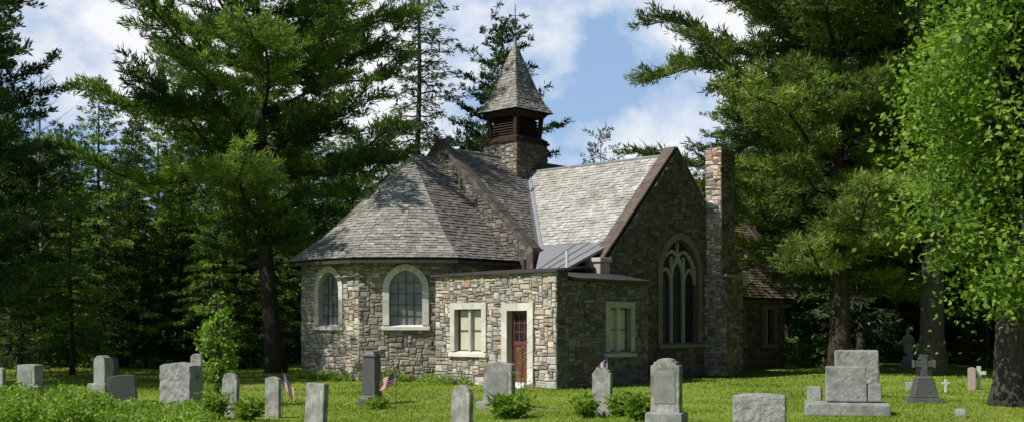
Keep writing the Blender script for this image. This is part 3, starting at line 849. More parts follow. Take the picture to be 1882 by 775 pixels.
# ------------------------------------------------------------ TREES
def conifer(seed, H, zb, reach, n_limbs, r0, style='pine', k=9, lean=(0, 0), ln=.24, wd=.022, step=.3, wood=True, profile=None, dens=1.0,
            az_bias=None, t0=None, droop=0.0, spread=None):
    rg = np.random.default_rng(seed); rr = random.Random(seed)
    mb = MB()
    nz = 14
    tp = []
    for i in range(nz + 1):
        f = i / nz
        tp.append(Vector((lean[0] * f + .12 * math.sin(f * 7 + seed), lean[1] * f + .12 * math.cos(f * 5 + seed), H * f)))
    tr = [r0 * ((1 - i / nz) ** .85 + .02) * (1.35 if i == 0 else 1) for i in range(nz + 1)]
    tp[0].z = -.15
    mb.tube(tp, tr, 10)
    def trunk_at(z):
        f = min(max(z / H, 0), 1) * nz; i = min(int(f), nz - 1); return tp[i].lerp(tp[i + 1], f - i), r0 * ((1 - z / H) ** .85 + .02)
    T = []; Dv = []; S = []; SH = []
    for i in range(n_limbs):
        f = (i + rr.uniform(-.4, .4)) / n_limbs; f = min(max(f, 0), .985)
        z = zb + (H - zb) * f
        p0, tr_ = trunk_at(z)
        az = i * 2.399 + rr.uniform(-.5, .5)
        if style == 'pine':
            prof = (profile(f) if profile else (1 - f) ** .6 * .9 + .1) * rr.choice([.55, .75, .9, 1, 1.1])
            slope = rr.uniform(-.08, .22) + .45 * f - droop; curve = rr.uniform(0, .25) - droop * .5
        else:
            prof = ((1 - f) ** .85 * .95 + .05) * rr.uniform(.7, 1.1)
            slope = -.12 + .5 * f * f + rr.uniform(-.15, .08); curve = -.25 * (1 - f) + .12
        L = reach * prof
        if az_bias: L *= az_bias(az, f)
        if L < .25: continue
        dr_ = Vector((math.cos(az), math.sin(az), 0)); sd = Vector((-dr_.y, dr_.x, 0))
        wob = rr.uniform(-.15, .15) * L
        def at(t): return p0 + dr_ * (L * t) + sd * (wob * math.sin(t * 2.5)) + Vector((0, 0, L * (slope * t + curve * t * t) + .05 * L * math.sin(t * 9 + i)))
        m = 7
        lr = min(tr_ * .5, .02 + L * .012)
        mb.tube([at(j / m) for j in range(m + 1)], [lr * (1 - j / m * .85) for j in range(m + 1)], 5, cap=False)
        npos = max(2, int(L / step)); t0_ = t0 if t0 is not None else (.28 if style == 'pine' else .12)
        limb_sh = rr.uniform(.1, .85)
        for j in range(npos + 1):
            t = t0_ + (1 - t0_) * j / npos
            if t < .95 and rr.random() < .12: continue
            q = at(t)
            for sgn in ((-1, 1) if t < .97 else (0,)):
                if rr.random() < .15 and sgn: continue
                an = sgn * rr.uniform(.6, 1.15)
                bd = (dr_ * math.cos(an) + sd * math.sin(an) + Vector((0, 0, slope * .5 + rr.uniform(-.15, .4 if style == 'pine' else .05)))).normalized()
                bl = min(1.6, .25 + .38 * L * (1.15 - t) * (1 if style == 'pine' else .8)) * rr.uniform(.6, 1.15)
                nt_ = max(2, int(bl / (.19 if style == 'pine' else .22)))
                if wood and bl > .5: mb.tube([q, q + bd * bl * .5, q + bd * bl], [.014, .010, .005], 3, cap=False)
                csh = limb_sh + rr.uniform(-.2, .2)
                for u_ in range(nt_):
                    if rr.random() > dens: continue
                    v = (u_ + .7) / nt_
                    pt = q + bd * (bl * v)
                    T.append(pt[:]); S.append(rr.uniform(.8, 1.2)); SH.append(csh)
                    if style == 'pine': Dv.append((bd.x * .8, bd.y * .8, bd.z * .5 + .55 - droop))
                    else: Dv.append((bd.x * .9, bd.y * .9, bd.z - .15))
    for j in range(6): T.append((tp[-1] + Vector((0, 0, -.15 * j)))[:]); Dv.append((0, 0, 1)); S.append(1); SH.append(.5)
    T = np.array(T); Dv = np.array(Dv); S = np.array(S); SH = np.array(SH)
    V, sh = tuft_quads(T, Dv, S, k, ln, wd, spread or (.5 if style == 'pine' else .42), rg, SH)
    print('tree', seed, len(V))
    return mb, V, sh

def place_tree(name, mbV, loc, leafmat, barkmat, label, cat='tree', group=None, rz=0):
    mb, V, sh = mbV
    e = empty(name, loc, rz, label, cat, group)
    t = mb.build('trunk', barkmat, e, smooth=True)
    c = quad_object('crown', V, sh, leafmat, e)
    return e, t, c

def prof_big(f):
    if f < .12: return .5
    return 1.0 - .85 * max(0, f - .4) ** 1.1
def bias_l(az, f): return (.84 if f < .7 else .74) if math.cos(az) > .25 else 1.0
place_tree('pine_tree', conifer(3, 19.5, 4.2, 7.2, 78, .33, 'pine', k=17, lean=(-1.3, 0), ln=.31, wd=.023, profile=prof_big, t0=.15, spread=.72,
           step=.27, az_bias=bias_l), (-8.7, 42.3, 0), L_PINE, M_BARK,
           'large spreading white pine with layered boughs beside the apse')
def bias_r(az, f): return 1.0 - (.12 if math.cos(az) < -.2 and f < .25 else 0)
place_tree('pine_tree', conifer(8, 20, 3.4, 8.1, 104, .38, 'pine', k=17, lean=(.3, 0), ln=.31, wd=.023, t0=.10, droop=.13, spread=.7,
           profile=lambda f: .68 + .8 * min(f, .35) if f < .35 else .94 - .35 * (f - .35), az_bias=bias_r), (11.8, 41.6, 0), L_PINEY, M_BARK,
           'tall yellow green pine with long drooping boughs near the nave')
place_tree('pine_tree', conifer(21, 19, 2.6, 5.0, 76, .3, 'pine', k=12, ln=.28, wd=.028, t0=.12), (-17.4, 33.0, 0), L_SPRUCE, M_BARK,
           'dark dense pine at the edge of the cemetery')
place_tree('pine_tree', conifer(33, 16.6, 4, 4.1, 64, .22, 'pine', k=14, ln=.27, wd=.032, t0=.08, spread=.65), (-.6, 56, 0), L_SPRUCE, M_BARK,
           'dark green pine standing behind the belfry')
place_tree('spruce_tree', conifer(41, 22, 5, 3.5, 120, .22, 'spruce', k=8, ln=.24, wd=.026, dens=.9), (-4.5, 54, 0), L_SPRUCE, M_BARK,
           'tall narrow spruce with drooping twigs behind the church')
def bare(seed, H, r0):
    rr = random.Random(seed); mb = MB()
    mb.tube([(0, 0, -.1), (.1, 0, H * .35), (-.05, .1, H * .7), (.05, 0, H)], [r0, r0 * .7, r0 * .4, .01], 6)
    for i in range(46):
        z = H * (.25 + .74 * i / 46); a = rr.uniform(0, 6.28); L = (H - z) * .2 * rr.uniform(.6, 1.3) + .35
        p = [(0, 0, z), (L * .5 * math.cos(a), L * .5 * math.sin(a), z + L * .3), (L * math.cos(a + .1), L * math.sin(a + .1), z + L * .75)]
        mb.tube(p, [.022, .014, .006], 4, cap=False)
        for k in range(3):
            b = a + rr.uniform(-.9, .9); q = p[1] if k < 2 else p[2]
            mb.tube([q, (q[0] + .4 * math.cos(b), q[1] + .4 * math.sin(b), q[2] + .3)], [.010, .004], 3, cap=False)
    return mb
o = bare(5, 12.0, .13).build('bare_tree', M_DEADBARK, smooth=True); o.location = (-18.2, 44, 0)
tag(o, 'slender leafless grey tree among the conifers', 'tree')
o = bare(6, 10.8, .1).build('bare_tree', M_DEADBARK, smooth=True); o.location = (6.9, 57, 0)
tag(o, 'small leafless tree behind the transept roof', 'tree')
place_tree('young_pine_tree', conifer(52, 11.6, 4, 1.9, 40, .12, 'pine', k=9, ln=.2, wd=.022, dens=.8), (4.4, 58, 0), L_SPRUCE, M_BARK,
           'young sparse pine behind the transept roof')

kinds = [
    ('spruce_tree', conifer(101, 17, 1.0, 3.5, 95, .2, 'spruce', k=8, ln=.27, wd=.034), L_SPRUCE),
    ('spruce_tree', conifer(102, 15, 2.0, 3.3, 85, .18, 'spruce', k=9, ln=.27, wd=.034), L_PINE),
    ('pine_tree', conifer(103, 18, 3.0, 4.4, 60, .24, 'pine', k=12, ln=.29, wd=.034, wood=False, t0=.12, spread=.65), L_PINE),
    ('pine_tree', conifer(104, 16, 2.5, 4.2, 60, .22, 'pine', k=12, ln=.29, wd=.034, wood=False, t0=.12, spread=.65), L_SPRUCE),
]
spots = [(180, 45, 1, .76), (20, 46, 3, .66), (110, 52, 3, .66), (290, 50, 2, .62), (250, 58, 0, .74), (350, 55, 1, .78), (430, 52, 3, .78),
         (60, 60, 2, .62), (540, 57, 3, .72), (600, 60, 1, .78), (650, 57, 2, .64), (700, 62, 1, .82), (470, 62, 0, .82), (330, 66, 2, .72),
         (150, 68, 0, .76), (750, 66, 2, .70), (820, 60, 0, .68), (-60, 50, 2, .8), (0, 70, 0, .8), (220, 74, 3, .8), (560, 72, 0, .85),
         (640, 74, 3, .80), (-30, 38, 3, .80), (130, 40, 1, .48), (395, 46, 1, .58), (980, 66, 3, .58), (870, 70, 0, .72), (90, 48, 1, .62),
         (240, 47, 0, .6), (510, 50, 1, .62), (330, 48, 0, .5), (40, 42, 0, .55),
         (1395, 60, 0, 1.05), (1440, 58, 3, 1.15), (1500, 60, 0, 1.15), (1560, 55, 3, 1.2), (1620, 60, 0, 1.25), (1680, 56, 2, 1.2),
         (1740, 58, 0, 1.2), (1800, 52, 3, 1.2), (1860, 55, 0, 1.2), (1930, 48, 2, 1.2), (1350, 66, 2, .85), (1585, 52, 0, 1.15),
         (1640, 57, 0, 1.1), (1770, 52, 2, 1.1), (1885, 44, 1, 1.15), (1530, 68, 3, 1.3), (1700, 66, 2, 1.3), (1830, 64, 1, 1.4), (1950, 60, 0, 1.4),
         (1460, 70, 3, 1.25)]
protos = {}
GL = {0: 'dense dark spruce in the wood around the church', 1: 'green spruce with low drooping boughs in the wood',
      2: 'tall pine with bare lower trunk in the wood', 3: 'dark pine with layered boughs in the wood'}
for idx, (px, D, kd, sc) in enumerate(spots):
    x = to_world(px, D); nm, mbV, lm = kinds[kd]
    if kd not in protos:
        e, t, c = place_tree(nm, mbV, (x, D, 0), lm, M_BARK, GL[kd], group='trees of the surrounding wood')
        e.scale = (sc, sc, sc); e.rotation_euler[2] = R.uniform(0, 6.28)
        protos[kd] = (e, t, c)
    else:
        e0, t0, c0 = protos[kd]
        e = e0.copy(); t = t0.copy(); c = c0.copy()
        for o_ in (e, t, c): COL.objects.link(o_)
        t.parent = e; c.parent = e
        e.location = (x, D, 0); e.scale = (sc * R.uniform(.95, 1.2), sc * R.uniform(.95, 1.2), sc * R.uniform(.95, 1.03)); e.rotation_euler = (0, 0, R.uniform(0, 6.28))

# far wood and added sky-blocking trees as one mass
rg = np.random.default_rng(77)
cs = []
for i in range(260):
    a = rg.uniform(-1.05, 1.05); d_ = rg.uniform(82, 125)
    cs.append((math.sin(a) * d_, math.cos(a) * d_, rg.uniform(9, 15) * (1.25 if a > .15 else .85 if a < -.05 else .62), rg.uniform(2.5, 4), 330))
for i in range(70):      # unseen trees added out of view to keep sky light off the gable
    a = rg.uniform(math.radians(76), math.radians(160)); d_ = rg.uniform(22, 42)
    cs.append((12 + math.sin(a) * d_, 22 + math.cos(a) * d_, rg.uniform(17, 24), rg.uniform(3.5, 4.5), 420))
PP = []; SHH = []
for (x, y, H_, r_, m_) in cs:
    t = rg.uniform(0, 1, m_) ** .8; a = rg.uniform(0, 6.28, m_); rad = r_ * (1 - t * .9) * np.sqrt(rg.uniform(.2, 1, m_))
    PP.append(np.stack([x + np.cos(a) * rad, y + np.sin(a) * rad, .3 + H_ * t], 1)); SHH.append(np.clip(rg.normal(.45, .2, m_), 0, 1))
PP = np.concatenate(PP); SHH = np.concatenate(SHH)
Vq, sq = leaf_quads(PP, .85, rg, SHH, .3)
o = quad_object('wood_and_sky_blocker', Vq, sq, L_FAR); tag(o, 'dark mass of distant woodland with unseen trees added to block sky light', 'wood', kind='stuff')

# undergrowth
rg = np.random.default_rng(78)
PP = []; SHH = []
for i in range(360):
    px = rg.uniform(-100, 2000); D_ = rg.uniform(46, 66)
    if 520 < px < 1470 and D_ < 54: continue
    if 1560 < px < 1790 and D_ < 54: continue
    x = to_world(px, D_); hh = rg.uniform(.4, 1.5); rr_ = rg.uniform(.5, 1.4); m_ = 200
    d3 = nrm(rg.normal(0, 1, (m_, 3))) * rg.uniform(.4, 1, (m_, 1))
    PP.append(np.stack([x + d3[:, 0] * rr_, D_ + d3[:, 1] * rr_, np.abs(d3[:, 2]) * hh], 1)); SHH.append(np.clip(rg.normal(.3, .2, m_), 0, 1))
Vq, sq = leaf_quads(np.concatenate(PP), .2, rg, np.concatenate(SHH), .5)
o = quad_object('undergrowth', Vq, sq, L_PINE); tag(o, 'low leafy undergrowth along the edge of the wood', 'undergrowth', kind='stuff')

# maple
def broadleaf(seed, H, centre, rad, ncl, nleaf, lsize, r0, clr=.75, trunkpts=None, upb=.8, low=0, fmin=.15, flat=.55, flare=1.5, hang=.18):
    rg = np.random.default_rng(seed); rr = random.Random(seed); mb = MB()
    tp = trunkpts or [(0, 0, -.2), (.03, 0, .5), (.08, 0, H * .2), (.05, .1, H * .45), (.1, .05, H * .7)]
    rs = [r0 * flare] + [r0 * (1 - .6 * (i - 1) / len(tp)) for i in range(1, len(tp))]
    mb.tube(tp, rs, 14)
    PP = []; SHH = []
    for i in range(ncl):
        d = nrm(rg.normal(0, 1, 3)); s_ = rg.uniform(.3, 1) ** .5
        c = np.array(centre) + d * np.array(rad) * s_
        if c[2] < low: c[2] = low + rr.uniform(0, .9)
        zt = min(max(c[2] - 1.5 * rr.random() * min(1, H / 6), H * fmin), H * .68)
        j = 0
        while j < len(tp) - 2 and tp[j + 1][2] < zt: j += 1
        fz = (zt - tp[j][2]) / max(.01, tp[j + 1][2] - tp[j][2])
        b = Vector(tp[j]).lerp(Vector(tp[j + 1]), min(1, fz)); cv = Vector(c)
        mid = b.lerp(cv, .5) + Vector((rr.uniform(-.3, .3), rr.uniform(-.3, .3), rr.uniform(0, .5))) * min(1, H / 8)
        q_ = min(1, H / 6)
        mb.tube([b, b.lerp(mid, .6), mid, mid.lerp(cv, .6), cv], [.06 * q_, .045 * q_, .034 * q_, .02 * q_, .008 * q_], 5, cap=False)
        n_ = int(nleaf * rr.uniform(.5, 1.4)); cr = clr * rr.uniform(.6, 1.35)
        q = rg.normal(0, .55, (n_, 3)) * np.array([cr, cr, cr * flat])
        q[:, 2] -= hang * (q[:, 0] ** 2 + q[:, 1] ** 2) / cr
        PP.append(c + q); SHH.append(np.clip(rg.normal(rr.uniform(.15, .85), .18, n_), 0, 1))
        for k_ in range(5):
            a = q[rr.randrange(n_)]; mb.tube([cv, cv + Vector(a) * .9], [.010 * q_, .004 * q_], 3, cap=False)
    V, sh = leaf_quads(np.concatenate(PP), lsize, rg, np.concatenate(SHH), upb)
    return mb, V, sh
place_tree('maple_tree', broadleaf(9, 12, (-.2, -2.2, 6.3), (2.75, 2.6, 4.7), 200, 240, .115, .46, .78, low=2.2, fmin=.38, flat=.6, flare=1.35, hang=.35), (10.8, 24.6, 0),
           L_MAPLE, M_GBARK, 'bright green maple with broad furrowed trunk and fresh leaves')
place_tree('pine_tree', conifer(61, 21, 7.5, 5.0, 40, .42, 'pine', k=10, ln=.28, wd=.03), (14.75, 39.8, 0), L_PINE, M_GBARK,
           'tall pine with thick furrowed grey trunk on the lawn')
place_tree('sapling', broadleaf(15, 2.5, (0, 0, 1.25), (.34, .34, 1.15), 60, 34, .08, .018, .19, trunkpts=[(0, 0, -.1), (.04, 0, .7), (-.03, 0, 1.4), (.04, 0, 2.3)], upb=.5),
           (-6.5, 25.2, 0), L_MAPLE, M_BARK, 'tall slender leafy sapling growing between the headstones')

def plant(loc, w, h, n_, size, seed, label, name='shrub', mat=L_BUSH, nl=9):
    rg = np.random.default_rng(seed); rr = random.Random(seed)
    mb = MB(); Ps = []; D_ = []
    for i in range(n_):
        a = rr.uniform(0, 6.28); sp = rr.uniform(0, w); hh = h * rr.uniform(.5, 1.05)
        pts_ = [(0.1 * sp * math.cos(a), .1 * sp * math.sin(a), 0), (.5 * sp * math.cos(a), .5 * sp * math.sin(a), hh * .6), (sp * math.cos(a), sp * math.sin(a), hh)]
        mb.tube(pts_, [.008, .006, .003], 3, cap=False)
        for k in range(nl):
            t = .15 + .85 * k / (nl - 1); p_ = Vector(pts_[0]).lerp(Vector(pts_[1]), min(1, 2 * t)) if t < .5 else Vector(pts_[1]).lerp(Vector(pts_[2]), 2 * t - 1)
            Ps.append(p_[:]); D_.append((math.cos(a + rr.uniform(-1.6, 1.6)), math.sin(a + rr.uniform(-1.6, 1.6)), .4))
    Ps = np.array(Ps); D_ = np.array(D_)
    V, sh = tuft_quads(Ps, D_, np.ones(len(Ps)), 3, size, size * .16, .45, rg, rg.uniform(.2, .7, len(Ps)))
    e = empty(name, loc, 0, label, 'plant'); mb.build('stem', M_BARK, e); quad_object('foliage', V, sh, mat, e)
    return e
def gpos(px, yb): D = EYE * F / (yb - 597.0); return to_world(px, D), D

# ground cover bottom left
rg = np.random.default_rng(80); Ps = []; Ds = []
for i in range(1700):
    px = rg.uniform(-40, 400); D_ = rg.uniform(17.3, 21.8)
    if px > 290 and rg.uniform() < (px - 290) / 110: continue
    if math.sin(px * .045 + D_) + rg.normal(0, .5) < -1.0: continue
    x = to_world(px, D_); hh = (.24 + .34 * rg.uniform() + .08 * math.sin(px * .06)) * (1 if px < 200 else .6)
    if px > 180: hh *= .75
    for j in range(16):
        t = rg.uniform(.1, 1)
        Ps.append((x + rg.normal(0, .09), D_ + rg.normal(0, .09), hh * t)); Ds.append((rg.normal(0, 1), rg.normal(0, 1), .5))
Ps = np.array(Ps); Ds = nrm(np.array(Ds))
V_, s_ = tuft_quads(Ps, Ds, np.ones(len(Ps)), 5, .10, .017, .5, rg, rg.uniform(.3, .95, len(Ps)))
o = quad_object('ground_cover', V_, s_, L_BUSH); tag(o, 'bright green low leafy ground cover', 'ground cover', kind='stuff')
rg = np.random.default_rng(81); Ps = []
for (x0, y0, x1, y1, cnt) in [(-10.6, -1.0, -7.7, -1.0, 20), (-7.5, -.9, -5.6, 1.0, 12), (-4.8, -.3, -2.3, -.3, 7)]:
    for i in range(cnt):
        t = rg.uniform(); lx_, ly_ = x0 + (x1 - x0) * t, y0 + (y1 - y0) * t
        X_ = 1.21 + .730 * lx_ + .684 * ly_; Y_ = 31.3 - .684 * lx_ + .730 * ly_; hh = rg.uniform(.1, .3)
        for j in range(14): Ps.append((X_ + rg.normal(0, .10), Y_ + rg.normal(0, .10), rg.uniform(.02, hh)))
Ps = np.array(Ps)
V_, s_ = tuft_quads(Ps, nrm(rg.normal(0, 1, Ps.shape) + np.array([0, 0, .8])), np.ones(len(Ps)), 4, .15, .02, .4, rg, rg.uniform(.4, .9, len(Ps)))
o = quad_object('wall_foot_plants', V_, s_, L_BUSH); tag(o, 'low leafy plants along the foot of the church walls', 'plants', kind='stuff')

# ------------------------------------------------------------ GRAVESTONES
def profile(kind, w, h):
    a = w / 2
    if kind == 'flat': return [(-a, 0), (a, 0), (a * .98, h), (-a * .98, h)]
    if kind == 'round':
        pts = [(-a, 0), (a, 0)]
        for i in range(11): t = math.pi * i / 10; pts.append((a * math.cos(t), h - a * .7 + a * .7 * math.sin(t)))
        return pts
    if kind == 'gothic':
        return [(-a, 0), (a, 0), (a, h - a * .8), (a * .75, h - a * .35), (a * .4, h - a * .08), (0, h), (-a * .4, h - a * .08), (-a * .75, h - a * .35), (-a, h - a * .8)]
    if kind == 'shoulder':
        pts = [(-a, 0), (a, 0), (a, h * .86), (a * .8, h * .88), (a * .78, h * .93)]
        for i in range(7): t = math.pi * i / 6; pts.append((a * .62 * math.cos(t), h * .93 + h * .07 * math.sin(t)))
        pts += [(-a * .78, h * .93), (-a * .8, h * .88), (-a, h * .86)]
        return pts
    if kind == 'segment':
        pts = [(-a, 0), (a, 0)]
        for i in range(9): u_ = 1 - 2 * i / 8; pts.append((a * u_, h - h * .05 * u_ * u_))
        return pts

def slab_mesh(name, kind, w, h, t, mat, parent, z0=0, bevel=.015, rough=0.0, yoff=0, xoff=0):
    mb = MB(); pr = profile(kind, w, h)
    mb.hexa([(x + xoff, -t / 2 + yoff, z + z0) for x, z in pr], [(x + xoff, t / 2 + yoff, z + z0) for x, z in pr])
    o = mb.build(name, mat, parent, bevel=bevel)
    if rough:
        o.modifiers.clear()
        rm = o.modifiers.new('remesh', 'REMESH'); rm.mode = 'VOXEL'; rm.voxel_size = .03
        tx_ = bpy.data.textures.new('rock_noise', 'CLOUDS'); tx_.noise_scale = .12; tx_.noise_depth = 3
        dm = o.modifiers.new('displace', 'DISPLACE'); dm.texture = tx_; dm.strength = rough; dm.texture_coords = 'GLOBAL'
    return o

def grave(px, yb, wpx, hpx, kind, mat, label, t=.12, yaw=-22, base=None, tilt=(0, 0), rough=0, name='headstone', plaque=False, bmat=None):
    x, D = gpos(px, yb); s = D / F
    w, h = wpx * s / max(.6, math.cos(math.radians(abs(yaw)))) * .93, hpx * s
    e = empty(name, (x, D, gz(x, D) - .02), math.radians(yaw), label, 'gravestone', 'gravestones in the cemetery')
    z0 = 0
    if base:
        bw, bh, bt = base[0] * s, base[1] * s, base[2]
        slab_mesh('base', 'flat', bw, bh + .05, bt, bmat or M_GRANITE, e, z0=-.05, bevel=.02, rough=.02 if rough else 0)
        z0 = bh - .012
    o = slab_mesh('slab', kind, w, h - z0 + .03, t, mat, e, z0=z0 - (.1 if not base else 0), rough=rough)
    o.rotation_euler = (math.radians(tilt[0]), math.radians(tilt[1]), 0)
    if plaque:
        slab_mesh('inscription_panel', 'flat', w * .72, (h - z0) * .62, .012, M_PLAQUE, e, z0=z0 + (h - z0) * .18, yoff=-t / 2 - .004, bevel=.003)
    return e, w, h, z0

grave(2, 716, 16, 50, 'round', M_MARBLE, 'pale round topped headstone at the wood edge')
grave(55, 720, 42, 52, 'segment', M_GRANITE, 'squat granite headstone on a stepped base', t=.3, base=(60, 14, .55), plaque=True)
grave(189, 722, 26, 67, 'gothic', M_GRANITE, 'tall grey headstone with pointed top on a base', t=.28, base=(42, 18, .5))
grave(208, 712, 14, 62, 'shoulder', M_DGRANITE, 'slim dark headstone behind a taller grey one', t=.2)
grave(227, 740, 52, 56, 'segment', M_DGRANITE, 'dark polished leaning headstone', t=.2, tilt=(0, -5), yaw=10)
grave(333, 758, 70, 101, 'segment', M_GRANITE, 'large rough hewn granite headstone block', t=.42, rough=.05)
grave(362, 716, 24, 74, 'round', M_MARBLE, 'white round topped marble headstone behind a granite block')
grave(423, 763, 33, 89, 'gothic', M_MARBLE, 'leaning weathered marble tablet with pointed top', tilt=(2, 3), t=.10)
grave(502, 763, 30, 83, 'segment', M_MARBLE, 'worn marble tablet with a small flag beside it', t=.10)
grave(579, 800, 42, 105, 'flat', M_MARBLE, 'flat topped leaning grey marble tablet', t=.11, tilt=(-2, 2), yaw=-35)
grave(848, 800, 38, 106, 'gothic', M_MARBLE, 'narrow grey tablet with rounded top', t=.11, tilt=(0, 2), yaw=-35)
grave(918, 748, 56, 82, 'segment', M_GRANITE, 'grey headstone with carved panel on a wide base', t=.24, base=(78, 13, .5), plaque=True)
grave(1107, 766, 36, 86, 'shoulder', M_MARBLE, 'weathered marble headstone with a flag laid on top', t=.14, base=(44, 10, .3))
grave(1225, 785, 54, 122, 'shoulder', M_MARBLE, 'tall mottled marble headstone with shaped top', t=.24, base=(70, 26, .45), plaque=True)
grave(1396, 800, 98, 86, 'segment', M_GRANITE, 'large rough granite block headstone', t=.45, rough=.05, yaw=-15)
x, D = gpos(1556, 760); s = D / F
fm = empty('family_monument', (x, D, gz(x, D)), math.radians(-12), 'grey granite family monument on a broad base', 'gravestone', 'gravestones in the cemetery')
slab_mesh('base', 'flat', 150 * s, 24 * s, .75, M_GRANITE, fm, z0=-.02, rough=.015)
slab_mesh('central_block', 'flat', 72 * s, 64 * s, .32, M_GRANITE, fm, z0=.26, rough=.02, xoff=-.02)
slab_mesh('side_block', 'flat', 26 * s, 32 * s, .26, M_GRANITE, fm, z0=.26, xoff=48 * s, rough=.012)
grave(1497, 738, 26, 36, 'flat', M_GRANITE, 'small square granite marker', t=.2)
grave(1574, 729, 82, 92, 'flat', M_GRANITE, 'broad tall granite headstone behind the family monument', t=.4, rough=.03, yaw=-12)
grave(1765, 766, 20, 24, 'segment', M_MARBLE, 'little pale marker at the foot of the maple', t=.12)
grave(1672, 712, 16, 20, 'flat', M_GRANITE, 'small low grey marker', t=.15)
grave(1452, 740, 40, 6, 'flat', M_GRANITE, 'low flat grave marker set in the grass', t=.5)
grave(1786, 712, 14, 46, 'segment', M_PINK, 'narrow pinkish granite headstone beside the broad trunk', t=.2)
grave(1600, 682, 22, 22, 'round', M_MARBLE, 'small distant pale headstone', t=.12)

x, D = gpos(683, 738); s = D / F
e = empty('pillar_monument', (x, D, gz(x, D)), math.radians(-20), 'dark polished granite pillar monument on a moulded base', 'gravestone', 'gravestones in the cemetery')
mb = MB()
def rg4(h, z, h2=None): h2 = h2 or h; return [(-h, -h2, z), (h, -h2, z), (h, h2, z), (-h, h2, z)]
mb.hexa(rg4(.28, -.03), rg4(.28, .09)); mb.hexa(rg4(.24, .09), rg4(.19, .20)); mb.build('base', M_DGRANITE, e, bevel=.02)
mb = MB(); mb.hexa(rg4(.175, .20), rg4(.15, 1.06)); mb.hexa(rg4(.17, 1.06), rg4(.17, 1.11)); mb.hexa(rg4(.15, 1.11), rg4(.09, 1.20)); mb.build('shaft', M_DGRANITE, e, bevel=.012)

x, D = gpos(1698, 742); s = D / F
e = empty('cross_monument', (x, D, gz(x, D)), math.radians(-5), 'dark stone cross with ringed head on a stepped base', 'gravestone', 'gravestones in the cemetery')
mb = MB(); mb.hexa(rg4(.34, -.03, .28), rg4(.32, .10, .26)); mb.hexa(rg4(.28, .10, .2), rg4(.19, .50, .15)); mb.hexa(rg4(.2, .50, .16), rg4(.13, .58, .12)); mb.build('base', M_DGRANITE, e, bevel=.02)
mb = MB(); mb.box(-.065, .065, -.06, .06, .56, 1.02); mb.box(-.22, -.066, -.055, .055, .78, .91); mb.box(.066, .22, -.055, .055, .78, .91)
for sx_ in (-1, 1): mb.box(sx_ * .22 - .025, sx_ * .22 + .025, -.065, .065, .76, .93)
mb.box(-.085, .085, -.065, .065, 1.0, 1.05)
mb.tube([(.15 * math.cos(t), 0, .845 + .15 * math.sin(t)) for t in [i * math.pi / 8 for i in range(17)]], .03, 6)
mb.build('cross', M_DGRANITE, e, bevel=.008)

def cross(px, yb, hpx, label, mat=M_WHITE):
    x, D = gpos(px, yb); h = hpx * D / F
    mb = MB(); mb.box(-h * .09, h * .09, -.02, .02, -.03, h); mb.box(-h * .33, -h * .091, -.018, .018, h * .6, h * .77); mb.box(h * .091, h * .33, -.018, .018, h * .6, h * .77)
    o = mb.build('cross_marker', mat, None, bevel=.004); o.location = (x, D, 0); tag(o, label, 'grave marker', 'small white crosses')
cross(1738, 718, 22, 'small white wooden cross standing in the grass')
cross(1799, 712, 40, 'white cross marker beside the pink headstone')

# statue
x, D = 16.5, 47.6
e = empty('robed_statue', (x, D, 0), math.radians(-10), 'green patina statue of a robed figure on a stone plinth', 'statue')
e.scale = (.88, .88, .88)
mb = MB(); mb.hexa(rg4(.36, -.05), rg4(.34, .12)); mb.hexa(rg4(.28, .12), rg4(.26, .3)); mb.build('plinth', M_GRANITE, e, bevel=.02)
mb = MB(); nseg = 28
prof = [(.25, .30), (.235, .5), (.2, .8), (.175, 1.05), (.165, 1.2), (.2, 1.38), (.205, 1.46), (.15, 1.53), (.065, 1.57), (.058, 1.61), (.085, 1.65), (.105, 1.72), (.10, 1.79), (.06, 1.85), (.01, 1.87)]
base_i = len(mb.v)
for (r_, z_) in prof:
    for k in range(nseg):
        a = 2 * math.pi * k / nseg; fold = 1 + (.07 * math.sin(a * 7 + z_ * 2) if z_ < 1.25 else 0)
        el = .78 if z_ < 1.56 else .95
        mb.v.append((r_ * fold * math.cos(a), r_ * fold * el * math.sin(a), z_))
for j in range(len(prof) - 1):
    for k in range(nseg):
        k2 = (k + 1) % nseg; mb.f.append((base_i + j * nseg + k, base_i + j * nseg + k2, base_i + (j + 1) * nseg + k2, base_i + (j + 1) * nseg + k)); mb.c.append((1, 1, 1)); mb.m.append(0)
mb.tube([(-.19, 0, 1.44), (-.25, -.03, 1.2), (-.17, -.2, 1.14), (-.03, -.25, 1.22)], [.07, .065, .055, .035], 10)
mb.tube([(.19, 0, 1.44), (.25, -.03, 1.2), (.17, -.2, 1.18), (.03, -.25, 1.26)], [.07, .065, .055, .035], 10)
mb.tube([(.0, -.24, 1.2), (0, -.25, 1.34), (0, -.24, 1.42)], [.06, .07, .03], 8)
mb.tube([(0, -.10, 1.70), (0, -.125, 1.685)], [.018, .012], 6)
o = mb.build('figure', M_BRONZE, e, smooth=True)

